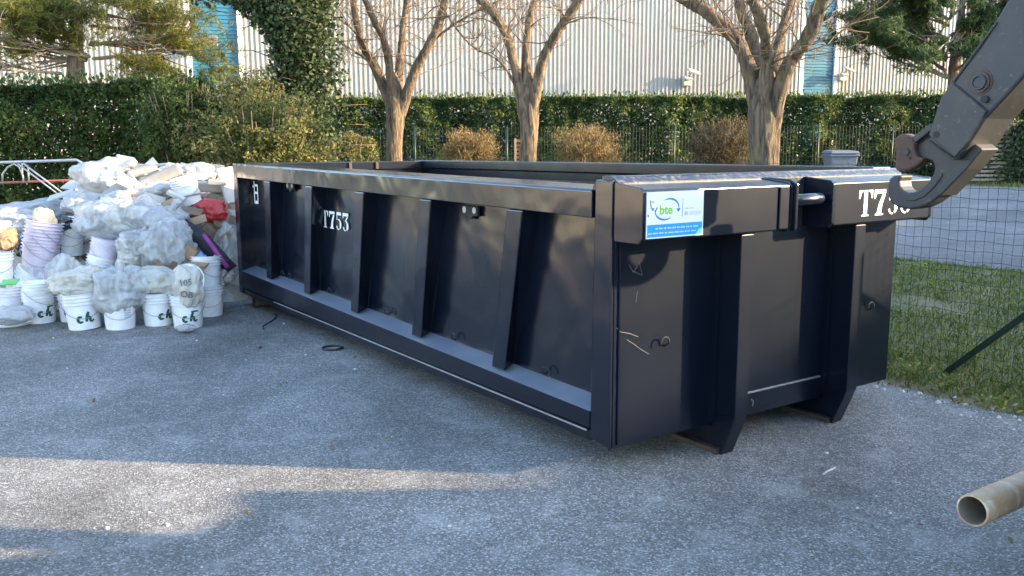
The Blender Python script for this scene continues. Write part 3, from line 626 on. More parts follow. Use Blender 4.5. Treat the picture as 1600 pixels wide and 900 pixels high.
run(lambda v: [(-.0165, zb(v)+.0585), (-.0165, zb(v)+.0665), (-.0125, zb(v)+.0665), (-.0125, zb(v)+.0585)], .17, 5.2).build('highlight_edge', M['galv'], SK)  # thin pale strip: the bright highlight along the flange put into colour
# ribs
for vb, vt in ((1.036, .80), (2.131, 1.90), (3.232, 2.99), (4.312, 4.085), (5.382, 5.21)):
    z0, z1 = zs(vb)+.018, zt(vt)-.153; wb, wt = .150, .163
    pb, pt = pu_b(vb)+.014, pu_t(vt)+.012
    MB().hexa([(.03, vb, z0), (.03, vb+wb, z0), (pb, vb+wb+.055, z0+.03), (pb, vb+.055, z0+.03), (.004, vt, z1), (.004, vt+wt, z1), (pt, vt+wt+.03, z1), (pt, vt-.0, z1)]).build('rib', M['paint'], SK, False, .008)
    MB().tube([(pb-.012, vb+.05, z0+.032), (pt-.012, vt-.002, z1)], .006, 5).build('weld_seam', M['paint_flat'], SK)
# corner posts
MB().hexa([(0, 0, .15), (0, .162, .168), (.16, .162, .168), (.16, 0, .15), (0, 0, 1.558), (0, .134, 1.556), (.16, .134, 1.556), (.16, 0, 1.558)]).build('corner_post', M['paint'], SK, False, .008)
MB().prism([(.165, 1.502), (.165, 1.52), (.128, 1.56), (.12, 1.502)], lambda a, b: (.01, a, b), lambda a, b: (.024, a, b)).build('gusset', M['paint_flat'], SK)
MB().hexa([(0, 6.29, .135), (0, 6.41, .135), (.2, 6.41, .135), (.2, 6.29, .135), (0, 6.27, 1.573), (0, 6.41, 1.575), (.2, 6.41, 1.575), (.2, 6.27, 1.573)]).build('corner_post', M['paint'], SK, False, .008)
MB().box(.003, .0305, 5.80, 6.27, .42, 1.418).build('post_flange', M['paint_flat'], SK) if False else None
# right side, far end, floor
MB().box(2.29, 2.45, .03, 6.40, .152, 1.49).build('side_panel', M['paint_flat'], SK, False, .005)
MB().box(2.25, 2.45, .05, 6.40, 1.493, 1.585).build('top_rail', M['paint_flat'], SK, False, .008)
MB().box(2.285, 2.292, .2, 6.2, 1.40, 1.41).build('weld_seam', M['scuffed'], SK)
MB().box(.203, 2.247, 6.22, 6.38, .152, 1.48).build('tailgate', M['paint_flat'], SK, False, .006)
MB().box(.203, 2.247, 6.20, 6.41, 1.483, 1.577).build('tailgate_rail', M['paint_flat'], SK, False, .008)
for u in (1.28, 1.62): MB().box(u, u+.035, 6.175, 6.198, 1.49, 1.572).build('hinge', M['rust'], SK, False, .004)
MB().box(.236, 2.285, .04, 6.215, .2, .26).build('floor', M['paint_flat'], SK)
# front end panel
MB().box(.012, 2.452, -.012, .028, .152, 1.545).build('end_panel', M['paint_flat'], SK, False, .004)
MB().box(-.006, .006, -.012, .004, .15, 1.27).build('corner_flange', M['paint_flat'], SK)
MB().tube([(.045, -.016, .17+.0735*k) for k in range(16)], [.0055+.002*(k % 2) for k in range(16)], 5).build('weld_seam', M['paint_flat'], SK)
MB().tube([(u_, -.015, .287+.001*math.sin(u_*90)) for u_ in lin(.875, 1.72, 30)], .0065, 6).build('weld_seam', M['galv'], SK)
MB().box(.86, 1.74, -.0165, -.0125, .152, .279).build('cross_plate', M['paint_flat'], SK)
# top lip and header beam in two halves
MB().tube([(.0, .03, 1.558), (2.47, .03, 1.562)], .016, 8).build('top_lip', M['scuffed'], SK, True)
run(lambda u: [(-.02, 1.50), (-.02, 1.545), (.028, 1.575), (.1, 1.575), (.1, 1.50)], .02, 2.46).build('tmp', M['scuffed'], SK)
o = bpy.data.objects['tmp']; o.name = 'top_edge'; 
for vtx in o.data.vertices: x, y, z = vtx.co; vtx.co = (y, x, z)
o.data.flip_normals()
def header(u0, u1, capl, capr):
    prof = [(-.014, 1.262), (-.215, 1.262), (-.222, 1.269), (-.222, 1.508), (-.214, 1.516), (-.025, 1.538), (-.014, 1.538)]
    MB().prism(prof, lambda a, b: (u0, a, b), lambda a, b: (u1, a, b)).build('header_beam', M['paint_flat'], SK, False, .003)
header(.022, 1.085, 1, 1); header(1.492, 2.468, 1, 1)
cap = [(-.016, 1.250), (-.20, 1.250), (-.226, 1.28), (-.226, 1.505), (-.205, 1.526), (-.02, 1.545)]
for u in (.0, 1.095, 1.47, 2.470): MB().prism(cap if u < 2 else [(a, b-.004) for a, b in cap], lambda a, b: (u, a, b), lambda a, b: (u+.02, a, b)).build('header_cap', M['paint'], SK, False, .003)
MB().box(1.0, 1.075, -.2335, -.2245, 1.272, 1.502).build('stiffener', M['paint_flat'], SK, False, .003)
MB().prism([(-.016, 1.257), (-.24, 1.257), (-.247, 1.27), (-.247, 1.515), (-.2, 1.54), (-.016, 1.548)], lambda a, b: (1.117, a, b), lambda a, b: (1.135, a, b)).build('header_cap', M['paint'], SK, False, .003)
MB().box(1.136, 1.469, -.020, -.0135, 1.255, 1.535).build('recess_plate', M['black_gap'], SK)
bar = [(1.137, -.15, 1.412), (1.19, -.19, 1.42), (1.28, -.215, 1.425), (1.37, -.205, 1.425), (1.43, -.16, 1.42), (1.455, -.09, 1.41), (1.46, -.02, 1.40)]
MB().tube(bar, .034, 14).build('lifting_bar', M['scuffed'] if False else M['paint'], SK, True)
# skids: column, foot and rail in one welded channel
for u0 in (.735, 1.735):
    u1 = u0+.095; prof = [(-.016, 1.255), (-.2, 1.255), (-.2, .235), (-.105, .0), (5.9, .0), (5.9, .145), (-.016, .145)]
    t = MB().prism(prof, lambda a, b: (u0+.02, a, b), lambda a, b: (u1-.003, a, b)).build('skid', M['paint_flat'], SK, False, .004)
    fl = [(-.2, 1.253), (-.206, 1.253), (-.206, .231), (-.111, -.0), (-.088, .0), (-.184, .239), (-.184, 1.253)]
    MB().prism(fl, lambda a, b: (u0-.002, a, b), lambda a, b: (u1, a, b)).build('flange', M['paint_flat'], t, False, .003)
    MB().prism([(-.017, 1.25), (-.05, 1.25), (-.05, .20), (-.017, .165)], lambda a, b: (u0+.002, a, b), lambda a, b: (u0+.019, a, b)).build('flange', M['paint_flat'], t)
    MB().prism([(-.178, .232), (-.05, .19), (-.046, .205), (-.18, .246)], lambda a, b: (u0, a, b), lambda a, b: (u0+.019, a, b)).build('flange', M['paint_flat'], t)
    MB().prism([(-.10, .003), (-.088, .03), (.9, .03), (.9, .003)], lambda a, b: (u0-.02, a, b), lambda a, b: (u0+.019, a, b)).build('flange', M['rust2'], t)
    MB().tube([(u0-.004, -.018, .17+.055*k) for k in range(20)], [.006+.002*(k % 2) for k in range(20)], 5).build('weld_seam', M['paint_flat'], t)
# rollers under the far end
for u0, u1 in ((.06, .52), (1.93, 2.39)):
    r_ = MB().lathe([(.05, 0), (.085, 0), (.085, u1-u0), (.05, u1-u0), (.05, 0)], 24, Matrix.Translation((u0, 6.08, .086))@Matrix.Rotation(R(90), 4, 'Y')).build('roller', M['rust2'], SK, True)
    for u in (u0+.10, u1-.14): MB().box(u, u+.03, 6.0, 6.16, .09, .2).build('roller_bracket', M['paint_flat'], r_)
    MB().tube([(u0+.02, 6.08, .086), (u1-.02, 6.08, .086)], .03, 10).build('axle', M['rust'], r_)
# tarpaulin hooks and brackets
def hook(u, v, z, along):
    path = []
    for k in range(9): a = R(-20+200*k/8); path.append((-.028-.0*k, .03*math.cos(a), .028*math.sin(a)))
    path = [(0, .03, -.03), (-.02, .032, -.012)]+path+[(-.024, -.034, -.014)]
    if along == 'v': pts = [(u+a*1.2, v+b*1.3, z+c) for a, b, c in path]
    else: pts = [(u+b*1.0, v+a*1.2, z+c) for a, b, c in path]
    return MB().tube(pts, .0048, 7).build('tarpaulin_hook', M['black_gap'], SK, True)
for v, du in ((.69, 0), (1.78, 0), (2.85, 0), (4.03, 0), (5.08, 0), (5.3, 0), (6.1, 0)): hook(pu_b(v)-.0, v, zs(v)+.085, 'v')
hook(.345, -.012, .69, 'u'); hook(2.175, -.012, .69, 'u')
def bracket(v, z):
    mb = MB(); u = .128
    b = mb.prism([(-.1, .03), (.1, .03), (.1, -.035), (.03, -.04), (.02, -.06), (-.02, -.06), (-.03, -.04), (-.1, -.035)], lambda a, c: (u-.02, v+a, z+c), lambda a, c: (u, v+a, z+c)).build('lashing_bracket', M['black_gap'], SK, False, .004)
    for s in (-.062, .062): MB().lathe([(0, 0), (.022, 0), (.022, .003), (0, .003)], 16, Matrix.Translation((u-.0205, v+s, z))@Matrix.Rotation(R(-90), 4, 'Y')).build('hole', M['grey_box'], b)
bracket(1.56, 1.318); bracket(4.93, 1.375)
# pale scratches and overspray on the end panel
mb = MB()
for pts in ([(.03, .80), (.06, .775), (.12, .76), (.18, .735)], [(.10, .73), (.15, .70), (.20, .665), (.26, .63)], [(.11, 1.12), (.14, 1.08), (.18, 1.13), (.20, 1.06), (.13, 1.09)], [(.17, .98), (.165, .95), (.16, .92)]):
    mb.tube([(a, -.0135, b) for a, b in pts], .0009, 4)
mb.tube([(1.08, -.0185, .245), (1.10, -.0185, .23), (1.095, -.0185, .20)], .0025, 4)
mb.build('scratches', M['board_g'], SK)['kind'] = 'stuff'
# ---- stencilled numbers
def arc(cx, cy, rx, ry, a0, a1, wmax, wmin=.05, n=14):   # crescent stroke as outer/inner points
    out, inn = [], []
    for k in range(n+1):
        a = R(a0+(a1-a0)*k/n); wd = wmin+(wmax-wmin)*abs(math.cos(a))**1.2
        out.append((cx+rx*math.cos(a), cy+ry*math.sin(a))); inn.append((cx+(rx-wd)*math.cos(a), cy+(ry-min(wd, .09)*.9)*math.sin(a)))
    return out+inn[::-1]
GLY = {'T': [[(.2, 0), (.72, 0), (.72, .05), (.6, .075), (.6, 1), (.34, 1), (.34, .075), (.2, .05)], [(-.04, 1), (.29, 1), (.29, .955), (.14, .9), (.04, .68), (-.04, .68)], [(.98, 1), (.65, 1), (.65, .955), (.8, .9), (.9, .68), (.98, .68)]],
       '7': [[(0, 1), (.86, 1), (.86, .84), (.16, .84), (.07, .64), (0, .64)], [(.6, .80), (.84, .80), (.62, .42), (.56, .075), (.72, .05), (.72, 0), (.1, 0), (.1, .05), (.22, .075), (.34, .42)]],
       '5': [[(.1, 1), (.78, 1), (.78, .83), (.18, .83), (.18, .56), (.1, .56)], arc(.36, .31, .44, .31, -62, 100, .26), arc(.36, .31, .34, .31, 200, 285, .16)],
       '3': [[(.02, 1), (.84, 1), (.84, .88), (.70, .83), (.12, .83), (.08, .7), (.02, .7)], [(.62, .80), (.84, .83), (.52, .58), (.40, .58)], arc(.38, .29, .45, .30, -62, 88, .26), arc(.38, .29, .36, .29, 195, 285, .16)],
       'B': [[(.0, 1.04), (.14, 1.04), (.14, 0), (.0, 0)], [(.2, .9), (.8, .9), (.8, .52), (.66, .52), (.66, .8), (.2, .8)], [(.2, .46), (.66, .46), (.66, .14), (.2, .14), (.2, 0), (.8, 0), (.8, .56), (.2, .56)], [(-.2, .84), (-.04, .84), (-.04, .74), (-.2, .74)]]}
def stencil(name, txt, fn, adv, parent):
    mb = MB(); x = 0
    for ch in txt:
        for i, poly in enumerate(GLY[ch]): mb.add([fn(x+a, b, .0006*i) for a, b in poly], [tuple(range(len(poly)))])
        x += adv[ch]
    return mb.build(name, M['white_paint'], parent)
ADV = {'T': 1.12, '7': 1.05, '5': 1.0, '3': 1.0, 'B': 1}
sp = lambda v, z, e: (pu_b(v)*(1-(z-.4)/.95)+pu_t(v)*(z-.4)/.95-.013-e, v, z)
stencil('stencil_number', 'T753', lambda a, b, e: sp(4.20-a*.148, 1.02+b*.155, e), ADV, SK)
stencil('stencil_letter', 'B', lambda a, b, e: sp(6.16-a*.17, 1.14+b*.235, e), ADV, SK)
stencil('stencil_number', 'T753', lambda a, b, e: (1.725+a*.132, -.2235-e, 1.306+b*.155), ADV, SK)
# ---- the sticker
stk = MB().box(.026, .415, -.2262, -.2225, 1.276, 1.504).build('sticker', M['sign_w'], SK)
sg = lambda y0: (lambda a, b: (.026+a, -.2266-y0, 1.276+b))
def spoly(name, pts, mat, e=0): return MB().add([sg(e)(a, b) for a, b in pts], [tuple(range(len(pts)))]).build(name, mat, stk)
spoly('blue_band', [(.006, .007), (.382, .007), (.382, .068), (.006, .068)], M['sign_b'])
flat_text('lettering', 'bte', .062, lambda a, b: sg(.0004)(.083+a, .118+b), M['sign_g'], stk, 0, .0018, .09)
def swoosh(cx, cy, rx, ry, a0, a1, wd):
    o_, i_ = [], []
    for k in range(17):
        a = R(a0+(a1-a0)*k/16); w_ = wd*math.sin(math.pi*min(1, k/16*.8+.08)); o_.append((cx+(rx+w_)*math.cos(a), cy+(ry+w_)*math.sin(a))); i_.append((cx+rx*math.cos(a), cy+ry*math.sin(a)))
    return o_+i_[::-1]
spoly('swoosh', swoosh(.145, .143, .068, .045, 115, -8, .010), M['sign_db']); spoly('swoosh', swoosh(.125, .139, .068, .045, 305, 180, .010), M['sign_db'])
spoly('arrow_head', [(.198, .142), (.226, .142), (.213, .122)], M['sign_db'], .0003)
for pts, mt in (([(.018, .19), (.028, .185), (.034, .15), (.026, .148)], 'grey_ink'), ([(.04, .187), (.046, .18), (.04, .172), (.035, .18)], 'grey_ink'), ([(.03, .15), (.048, .15), (.046, .136), (.034, .138)], 'sign_db'), ([(.052, .13), (.068, .155), (.072, .15), (.058, .127)], 'rust'), ([(.006, .12), (.016, .118), (.015, .106), (.007, .108)], 'grey_ink')): spoly('emblem', pts, M[mt])
spoly('divider', [(.238, .10), (.242, .10), (.244, .19), (.241, .19)], M['grey_ink'])
flat_text('lettering', 'GROUP', .026, lambda a, b: sg(.0004)(.285+a, .106+b), M['blue_ink'], stk, 0, 0, .085)
for a0, a1 in ((.256, .270), (.273, .279)): spoly('lettering', [(a0, .106), (a1, .106), (a1, .124), (a0, .124)], M['blue_ink'])
for a0, a1 in ((.256, .285), (.288, .322)): spoly('lettering', [(a0, .138), (a1, .138), (a1, .142), (a0, .142)], M['blue_ink'])
rg = random.Random(3)
for b0, x0, x1 in ((.044, .06, .34), (.021, .012, .30)):         # the two small lines of address: words too small to read, as marks
    x = x0
    while x < x1:
        wd = rg.uniform(.012, .034); mb = MB(); y = x
        while y < x+wd: mb.add([sg(.0004)(y, b0), sg(.0004)(y+.003, b0), sg(.0004)(y+.003, b0+rg.choice((.007, .007, .010))), sg(.0004)(y, b0+.007)], [(0, 1, 2, 3)]); y += .0046
        mb.build('lettering', M['sign_w'], stk); x += wd+.008
flat_text('lettering', 'www.', .014, lambda a, b: sg(.0005)(.305+a, .022+b), M['sign_w'], stk, 0, .0004, .035)

# ================================================================== THE TRUCK (only its arm and bumper tube are in view)
TK = empty('hooklift_truck', A, PHI); tag(TK, 'dark steel hook arm of a truck reaching over the skip, and its round bumper tube', 'truck')
def slab(name, poly, u0, u1, mat, parent, bev=.008): return MB().prism(poly, lambda a, b: (u0, a, b), lambda a, b: (u1, a, b)).build(name, mat, parent, False, bev)
armp = [(-1.58, 2.80), (-1.276, 2.273), (-1.211, 2.156), (-1.1, 2.016), (-1.063, 1.975), (-1.05, 1.942), (-1.025, 1.855), (-1.001, 1.772), (-1.004, 1.732), (-1.134, 1.648), (-1.19, 1.72), (-1.258, 1.837), (-1.34, 1.928), (-1.409, 2.01), (-1.86, 2.62)]
UA = 1.10
arm = slab('arm', armp, UA, UA+.26, M['arm'], TK, .012)
slab('cheek_plate', [(-1.004, 1.768), (-1.052, 1.94), (-1.10, 2.0), (-1.266, 1.868), (-1.195, 1.735), (-1.136, 1.665)], UA-.012, UA-.001, M['arm'], arm, .004)
slab('arm', [(-1.57, 2.78), (-1.84, 2.59), (-2.3, 2.72), (-2.55, 3.02), (-1.9, 3.06)], UA+.003, UA+.257, M['arm'], TK, .012)
slab('arm', [(-1.95, 3.05), (-2.55, 3.01), (-5.9, 1.5), (-5.9, 1.12), (-5.6, 1.12), (-2.3, 2.73)], UA+.006, UA+.254, M['arm'], TK, .012)
hk = [(-.824, 1.573), (-.815, 1.545), (-.821, 1.519), (-.838, 1.500), (-.862, 1.490), (-.89, 1.492), (-.92, 1.506), (-.947, 1.528), (-.97, 1.553), (-.985, 1.58), (-.991, 1.606), (-.988, 1.625), (-.975, 1.643), (-.951, 1.652), (-.908, 1.646), (-.893, 1.675), (-.896, 1.727), (-.955, 1.767), (-1.03, 1.76), (-1.12, 1.70), (-1.19, 1.722), (-1.216, 1.706), (-1.149, 1.619), (-1.096, 1.556), (-1.031, 1.48), (-.995, 1.45), (-.961, 1.43), (-.925, 1.416), (-.887, 1.408), (-.848, 1.408), (-.81, 1.416), (-.78, 1.433), (-.764, 1.455), (-.755, 1.493), (-.753, 1.53), (-.757, 1.552), (-.778, 1.572)]
hook_ = slab('hook', hk, UA+.075, UA+.185, M['arm'], TK, .01)
slab('wear_plate', [(-1.10, 1.70), (-1.19, 1.726), (-1.226, 1.70), (-1.16, 1.61), (-1.10, 1.545), (-1.04, 1.478), (-1.02, 1.50), (-1.06, 1.56), (-1.11, 1.63)], UA+.055, UA+.205, M['arm'], hook_, .006)
slab('rib', [(-.86, 1.452), (-.90, 1.45), (-.95, 1.472), (-1.0, 1.52), (-1.04, 1.58), (-1.03, 1.59), (-.985, 1.535), (-.94, 1.49), (-.90, 1.468), (-.86, 1.47)], UA+.069, UA+.0745, M['arm'], hook_, .003)
lt = [(-.822, 1.775), (-.803, 1.765), (-.797, 1.752), (-.797, 1.72), (-.799, 1.698), (-.807, 1.675), (-.806, 1.64), (-.805, 1.603), (-.83, 1.595), (-.856, 1.594), (-.89, 1.603), (-.915, 1.617), (-.94, 1.636), (-.958, 1.658), (-.92, 1.666), (-.905, 1.698), (-.901, 1.733), (-.887, 1.756), (-.868, 1.768), (-.845, 1.777)]
latch = slab('latch', lt, UA+.04, UA+.12, M['rust'], TK, .012)
slab('latch_link', [(-.872, 1.752), (-.972, 1.824), (-.982, 1.795), (-.895, 1.728)], UA+.05, UA+.09, M['arm'], TK, .004)
def disc(name, v, z, r, u, dep, mat, parent, ring=None):
    prof = [(0, 0), (r*.5, 0), (r*.55, .006), (r*.72, .006), (r*.76, -.004), (r, -.004), (r, -dep), (0, -dep)] if ring else [(0, 0), (r, 0), (r, -dep), (0, -dep)]
    return MB().lathe(prof, 28, Matrix.Translation((u, v, z))@Matrix.Rotation(R(-90), 4, 'Y')).build(name, mat, parent, False)
disc('pin_boss', -1.223, 1.997, .046, UA-.016, .03, M['arm'], arm, 1)
disc('pin_ring', -1.223, 1.997, .056, UA-.003, .01, M['rust'], arm)
for v, z in ((-1.253, 1.921), (-1.041, 1.769)): disc('hole', v, z, .016, UA-.014, .01, M['black_gap'], arm)
disc('bolt', -.862, 1.69, .018, UA+.032, .02, M['rust2'], latch); disc('hole', -.885, 1.66, .008, UA+.037, .01, M['black_gap'], latch)
for a, b in (((-1.10, 2.0), (-1.266, 1.868)), ((-1.276, 2.25), (-1.10, 2.008)), ((-1.005, 1.74), (-1.134, 1.655))): MB().tube([(UA-.003, *a), (UA-.003, *b)], .006, 5).build('weld_seam', M['arm'], arm)
# bumper tube, hollow, its open end to the camera
tz = .49; tb = MB().lathe([(.0485, 0), (.0545, 0), (.0552, .003), (.0552, 2.38), (.0485, 2.38)], 40, Matrix.Translation((-.012, -1.905, tz))@Matrix.Rotation(R(90), 4, 'Y')).build('bumper_tube', M['pipe'], TK, True)
MB().lathe([(.0486, 2.37), (.0486, .002)], 40, Matrix.Translation((-.012, -1.905, tz))@Matrix.Rotation(R(90), 4, 'Y')).build('bore', M['pipe_in'], tb, True)
for u in (.75, 1.62): MB().box(u, u+.08, -2.3, -1.98, .47, .53).build('tube_bracket', M['truckpaint'], TK)
for u in (.78, 1.55): MB().box(u, u+.12, -8.6, -2.15, .72, .98).build('chassis_rail', M['truckpaint'], TK)
slab('rear_shade_plate', [(0, .42), (2.45, .42), (2.45, .92), (2.3, 1.0), (2.21, 1.15), (2.1, 1.25), (2.04, 1.37), (1.9, 1.36), (1.71, 1.28), (1.4, 1.23), (1.23, 1.22), (1.22, 1.9), (1.06, 1.9), (1.04, 1.30), (.86, 1.28), (.74, 1.32), (.62, 1.6), (.4, 1.75), (.2, 1.75), (0, 1.0)], 0, 1, M['truckpaint'], TK, 0)  # unseen plate and pillar added, outlined to cut the sun patch on the ground
o = [x for x in bpy.data.objects if x.name == 'rear_shade_plate'][0]
for vtx in o.data.vertices: x, y, z = vtx.co; vtx.co = (y, -2.3+.12*x, z)
for u in (.02, 1.80):
    MB().box(u, u+.6, -6.6, -2.45, 1.0, 1.05).build('mudguard', M['truckpaint'], TK)
    for v in (-3.2, -4.6, -7.3):
        wl = MB().lathe([(.28, -.15), (.46, -.15), (.5, -.1), (.5, .1), (.46, .15), (.28, .15)], 32, Matrix.Translation((u+.27, v, .5))@Matrix.Rotation(R(90), 4, 'Y')).build('wheel', M['rubber'], TK, True)
        MB().lathe([(0, -.06), (.285, -.13), (.285, .13), (0, .06)], 24, Matrix.Translation((u+.27, v, .5))@Matrix.Rotation(R(90), 4, 'Y')).build('rim', M['galv'], wl)
MB().box(.02, 2.43, -6.4, -5.4, 1.1, 1.9).build('toolbox', M['truckpaint'], TK, False, .02)
cb = MB().hexa([(0, -9.2, .5), (2.45, -9.2, .5), (2.45, -7.0, .5), (0, -7.0, .5), (0, -9.0, 2.9), (2.45, -9.0, 2.9), (2.45, -7.0, 2.9), (0, -7.0, 2.9)]).build('cab', M['cabwhite'], TK, False, .06)
MB().box(-.004, .0, -8.6, -7.6, 1.7, 2.5).build('window', M['black_gap'], cb); MB().box(2.45, 2.454, -8.6, -7.6, 1.7, 2.5).build('window', M['black_gap'], cb)
# unseen building added at the right, its height set to shade the lot
SH = Vector((math.sin(R(SAZ)), math.cos(R(SAZ)), 0)); SS = Vector((-SH.y, SH.x, 0))
bl = empty('added_building', SH*22, math.pi/2-R(SAZ)); tag(bl, 'long low unseen building added at the right to shade the lot', 'building')
MB().box(0, 9, -24, 19, 0, 6.27).build('wall', M['added_wall'], bl); MB().box(-.2, 9.2, -24.2, 19.2, 6.273, 6.42).build('roof', M['grey_box'], bl)
MB().box(0, 9, 19.003, 46, 0, 4.3).build('wall', M['added_wall'], bl); MB().box(-.2, 9.2, 19.203, 46.2, 4.303, 4.45).build('roof', M['grey_box'], bl)
for k in range(9): MB().box(-.03, -.003, -20+k*4.2, -18.2+k*4.2, 2.6, 4.2).build('window', M['black_gap'], bl)

b2 = empty('added_building', (-19, -10, 0)); tag(b2, 'low beige unseen building added at the left for a warm reflection in the skip', 'building')  # unseen building added as a sunlit reflector for the skip's side
MB().box(-8, 0, 0, 22, 0, 4.2).build('wall', M['added_wall'], b2); MB().box(-8.2, .2, -.2, 22.2, 4.203, 4.4).build('roof', M['grey_box'], b2)
for k in range(6): MB().box(.003, .03, 1.5+k*3.6, 3.2+k*3.6, 1, 2.4).build('window', M['black_gap'], b2)
# ================================================================== THE RUBBISH
def heap_z(x, y):
    k = x/y*11.2                                     # column as it would be at the ridge
    xs = [-9, -7.5, -6.5, -5.6, -4.9, -4.3, -3.64, -3.0, -2.4, -1.8]; zs_ = [0, .45, .72, 1.02, 1.38, 1.40, 1.28, .9, .4, 0]
    z = float(np.interp(k, xs, zs_)); f = sstep(8.95, 10.9, y)*(1-sstep(11.6, 13.4, y)); z *= f
    u, v = uv(Vector((x, y, 0))); return z*max(sstep(-.22, -.65, u), sstep(6.55, 7.1, v))
mb = MB(); nx, ny = 110, 80
for j in range(ny+1):
    for i in range(nx+1):
        x = -9+7.3*i/nx; y = 8.6+4.9*j/ny; z = heap_z(x, y); q = Vector((x, y, 0))
        z += min(1, z*2)*(.10*noise.noise(q*4)+.07*noise.noise(q*9)+.05*noise.noise(q*21)); mb.v.append((x, y, z-.05))
mb.f = [(j*(nx+1)+i, j*(nx+1)+i+1, (j+1)*(nx+1)+i+1, (j+1)*(nx+1)+i) for j in range(ny) for i in range(nx) if max(heap_z(-9+7.3*(i+a)/nx, 8.6+4.9*(j+b)/ny) for a in (0, 1) for b in (0, 1)) > .004]
hp = mb.build('rubbish_heap', M['heap']); tag(hp, 'mixed heap of building rubbish between the buckets and the left hedge', 'rubbish heap', kind='stuff')
# ---- buckets
RB, HB = .152, .325
def bucket_mesh():
    t = empty('bucket', (0, 0, 0))
    prof = [(0, .004), (RB*.87, 0), (RB*.885, .006), (RB*.965, HB*.70), (RB*.97, HB*.70), (RB*1.06, HB*.705), (RB*1.06, HB*.725), (RB*.975, HB*.73), (RB*.98, HB*.79), (RB*1.075, HB*.795), (RB*1.075, HB*.815), (RB*.985, HB*.82), (RB*.99, HB*.89), (RB*1.085, HB*.895), (RB*1.085, HB*.915), (RB*1.0, HB*.92), (RB*1.01, HB*.985), (RB*1.09, HB*.985), (RB*1.09, HB), (RB*.97, HB), (RB*.93, HB*.7), (RB*.85, .012), (0, .012)]
    MB().lathe(prof, 40).build('body', M['bucket'], t, False)
    pts = []
    for k in range(17): a = R(180+180*k/16); pts.append((RB*1.10*math.cos(a), RB*1.10*math.sin(a)*.98, HB*.76-.14*math.sin(math.pi*k/16)))
    MB().tube(pts, .0028, 5).build('wire_handle', M['wire'], t, True)
    return t
BK0 = None
def brush(pts, w0, e, rad, zc, a0, mat, parent, name='painted_letters'):
    pass
def letters(t, ang=-90, z=.115, s=1.4, bar=False, mat=None):     # the brushed green letters on the curve of the pail
    c = [(.62+.30*math.cos(R(a)), .36+.34*math.sin(R(a))) for a in range(50, 326, 15)]
    h1 = [(1.62, 1.25), (1.48, .95), (1.36, .55), (1.26, .05)]
    h2 = [(1.27, .12), (1.42, .48), (1.62, .66), (1.76, .58), (1.72, .32), (1.74, .08), (1.9, .02), (2.2, .22)]
    st = [(c, .25), (h1, .25), (h2, .22)]+([([(1.35, 1.34), (1.8, 1.38), (2.35, 1.37)], .15)] if bar else [])
    mb = MB(); k = .052*s
    for i, (pl, wd) in enumerate(st):
        # resample
        P_ = [Vector((x, y)) for x, y in pl]; n = len(P_); vs = []
        for j, p in enumerate(P_):
            d = (P_[min(j+1, n-1)]-P_[max(j-1, 0)]).normalized(); nn = Vector((-d.y, d.x)); ww = wd*(.55+.45*math.sin(math.pi*(j+.6)/(n+.2)))
            for sgn in (-1, 1):
                q = p+nn*sgn*ww*.75; zz = z+(q.y-.6)*k; r = RB*(.885+.08*(zz/(HB*.7)))+.0018+i*.0006; a = R(ang)+(q.x-1.35)*k/r
                vs.append((r*math.cos(a), r*math.sin(a), zz))
        mb.add(vs, [(2*j, 2*j+2, 2*j+3, 2*j+1) for j in range(n-1)])
    return mb.build('painted_letters', mat or M['green_ink'], t)
def copy_tree(o, parent=None):
    c = o.copy(); col.objects.link(c)
    if parent is not None: c.parent = parent
    for ch in list(o.children): copy_tree(ch, c)
    return c
def face(p): return math.atan2(p.x, p.y)*-1           # so that local -y looks to the camera
protoB = bucket_mesh(); used = [False]
def bucket(p, label, rot=(0, 0, 0), mat=None, scale=1, lettered=None, bar=False, label_box=False, group='white plastic buckets by the heap'):
    o = protoB if not used[0] else copy_tree(protoB); used[0] = True
    for ch in list(o.children):
        if ch.name.startswith(('painted', 'product')): bpy.data.objects.remove(ch)
    for ch in o.children:
        if ch.name.startswith('body'): 
            if mat: ch.data = ch.data.copy(); ch.data.materials.clear(); ch.data.materials.append(mat)
    o.location = p; o.scale = (scale,)*3; fz = -math.atan2(p[0], p[1]); o.rotation_euler = (Euler((0, 0, fz)).to_matrix().to_4x4()).to_euler()
    o.rotation_euler = (Matrix.Rotation(rot[0], 3, 'X')@Matrix.Rotation(rot[1], 3, 'Y')@Matrix.Rotation(fz+rot[2], 3, 'Z')).to_euler()
    tag(o, label, 'bucket', group); jobs.append((o, lettered, bar, label_box)); return o
jobs = []
def g(px, py): return onground(px, py)
def bk(px, py): p = g(px, py); return p+Vector((p.x, p.y, 0)).normalized()*.13    # base edge seen in the photo -> centre
bucket(bk(295, 514), 'white bucket at the right end of the front row holding the sack marked 105', (0, 0, 0), lettered=-78, bar=True)
bucket(bk(249, 510), 'white bucket second from the right in the front row, under a slumped dusty bag', lettered=-56)
bucket(bk(189, 516), 'white bucket with a small pale printed label, under the knotted clear bag', label_box=True)
bucket(bk(134, 516), 'white bucket with black filling, third from the left in the front row with green letters', (0, R(-4), .0), scale=1.08, lettered=-80)
bucket(bk(106, 507)+Vector((.02, .12, 0)), 'white bucket half hidden between two lettered buckets at the left of the front row', lettered=-98)
bucket(bk(65, 506), 'white bucket with cardboard in it and barred green letters, left of the front row', lettered=-66, bar=True)
bucket(bk(66, 506)+Vector((0, 0, .085)), 'white bucket nested in the lettered bucket at the left of the front row', rot=(0, 0, .6))
bucket(bk(10, 500)+Vector((0, .1, 0)), 'white bucket at the left edge of the photo with green plastic in its mouth')
bucket(at(317, 495, 8.62)*1+Vector((0, 0, 0)), 'white bucket behind the sack marked 105, bottom of a stack of two') if False else None
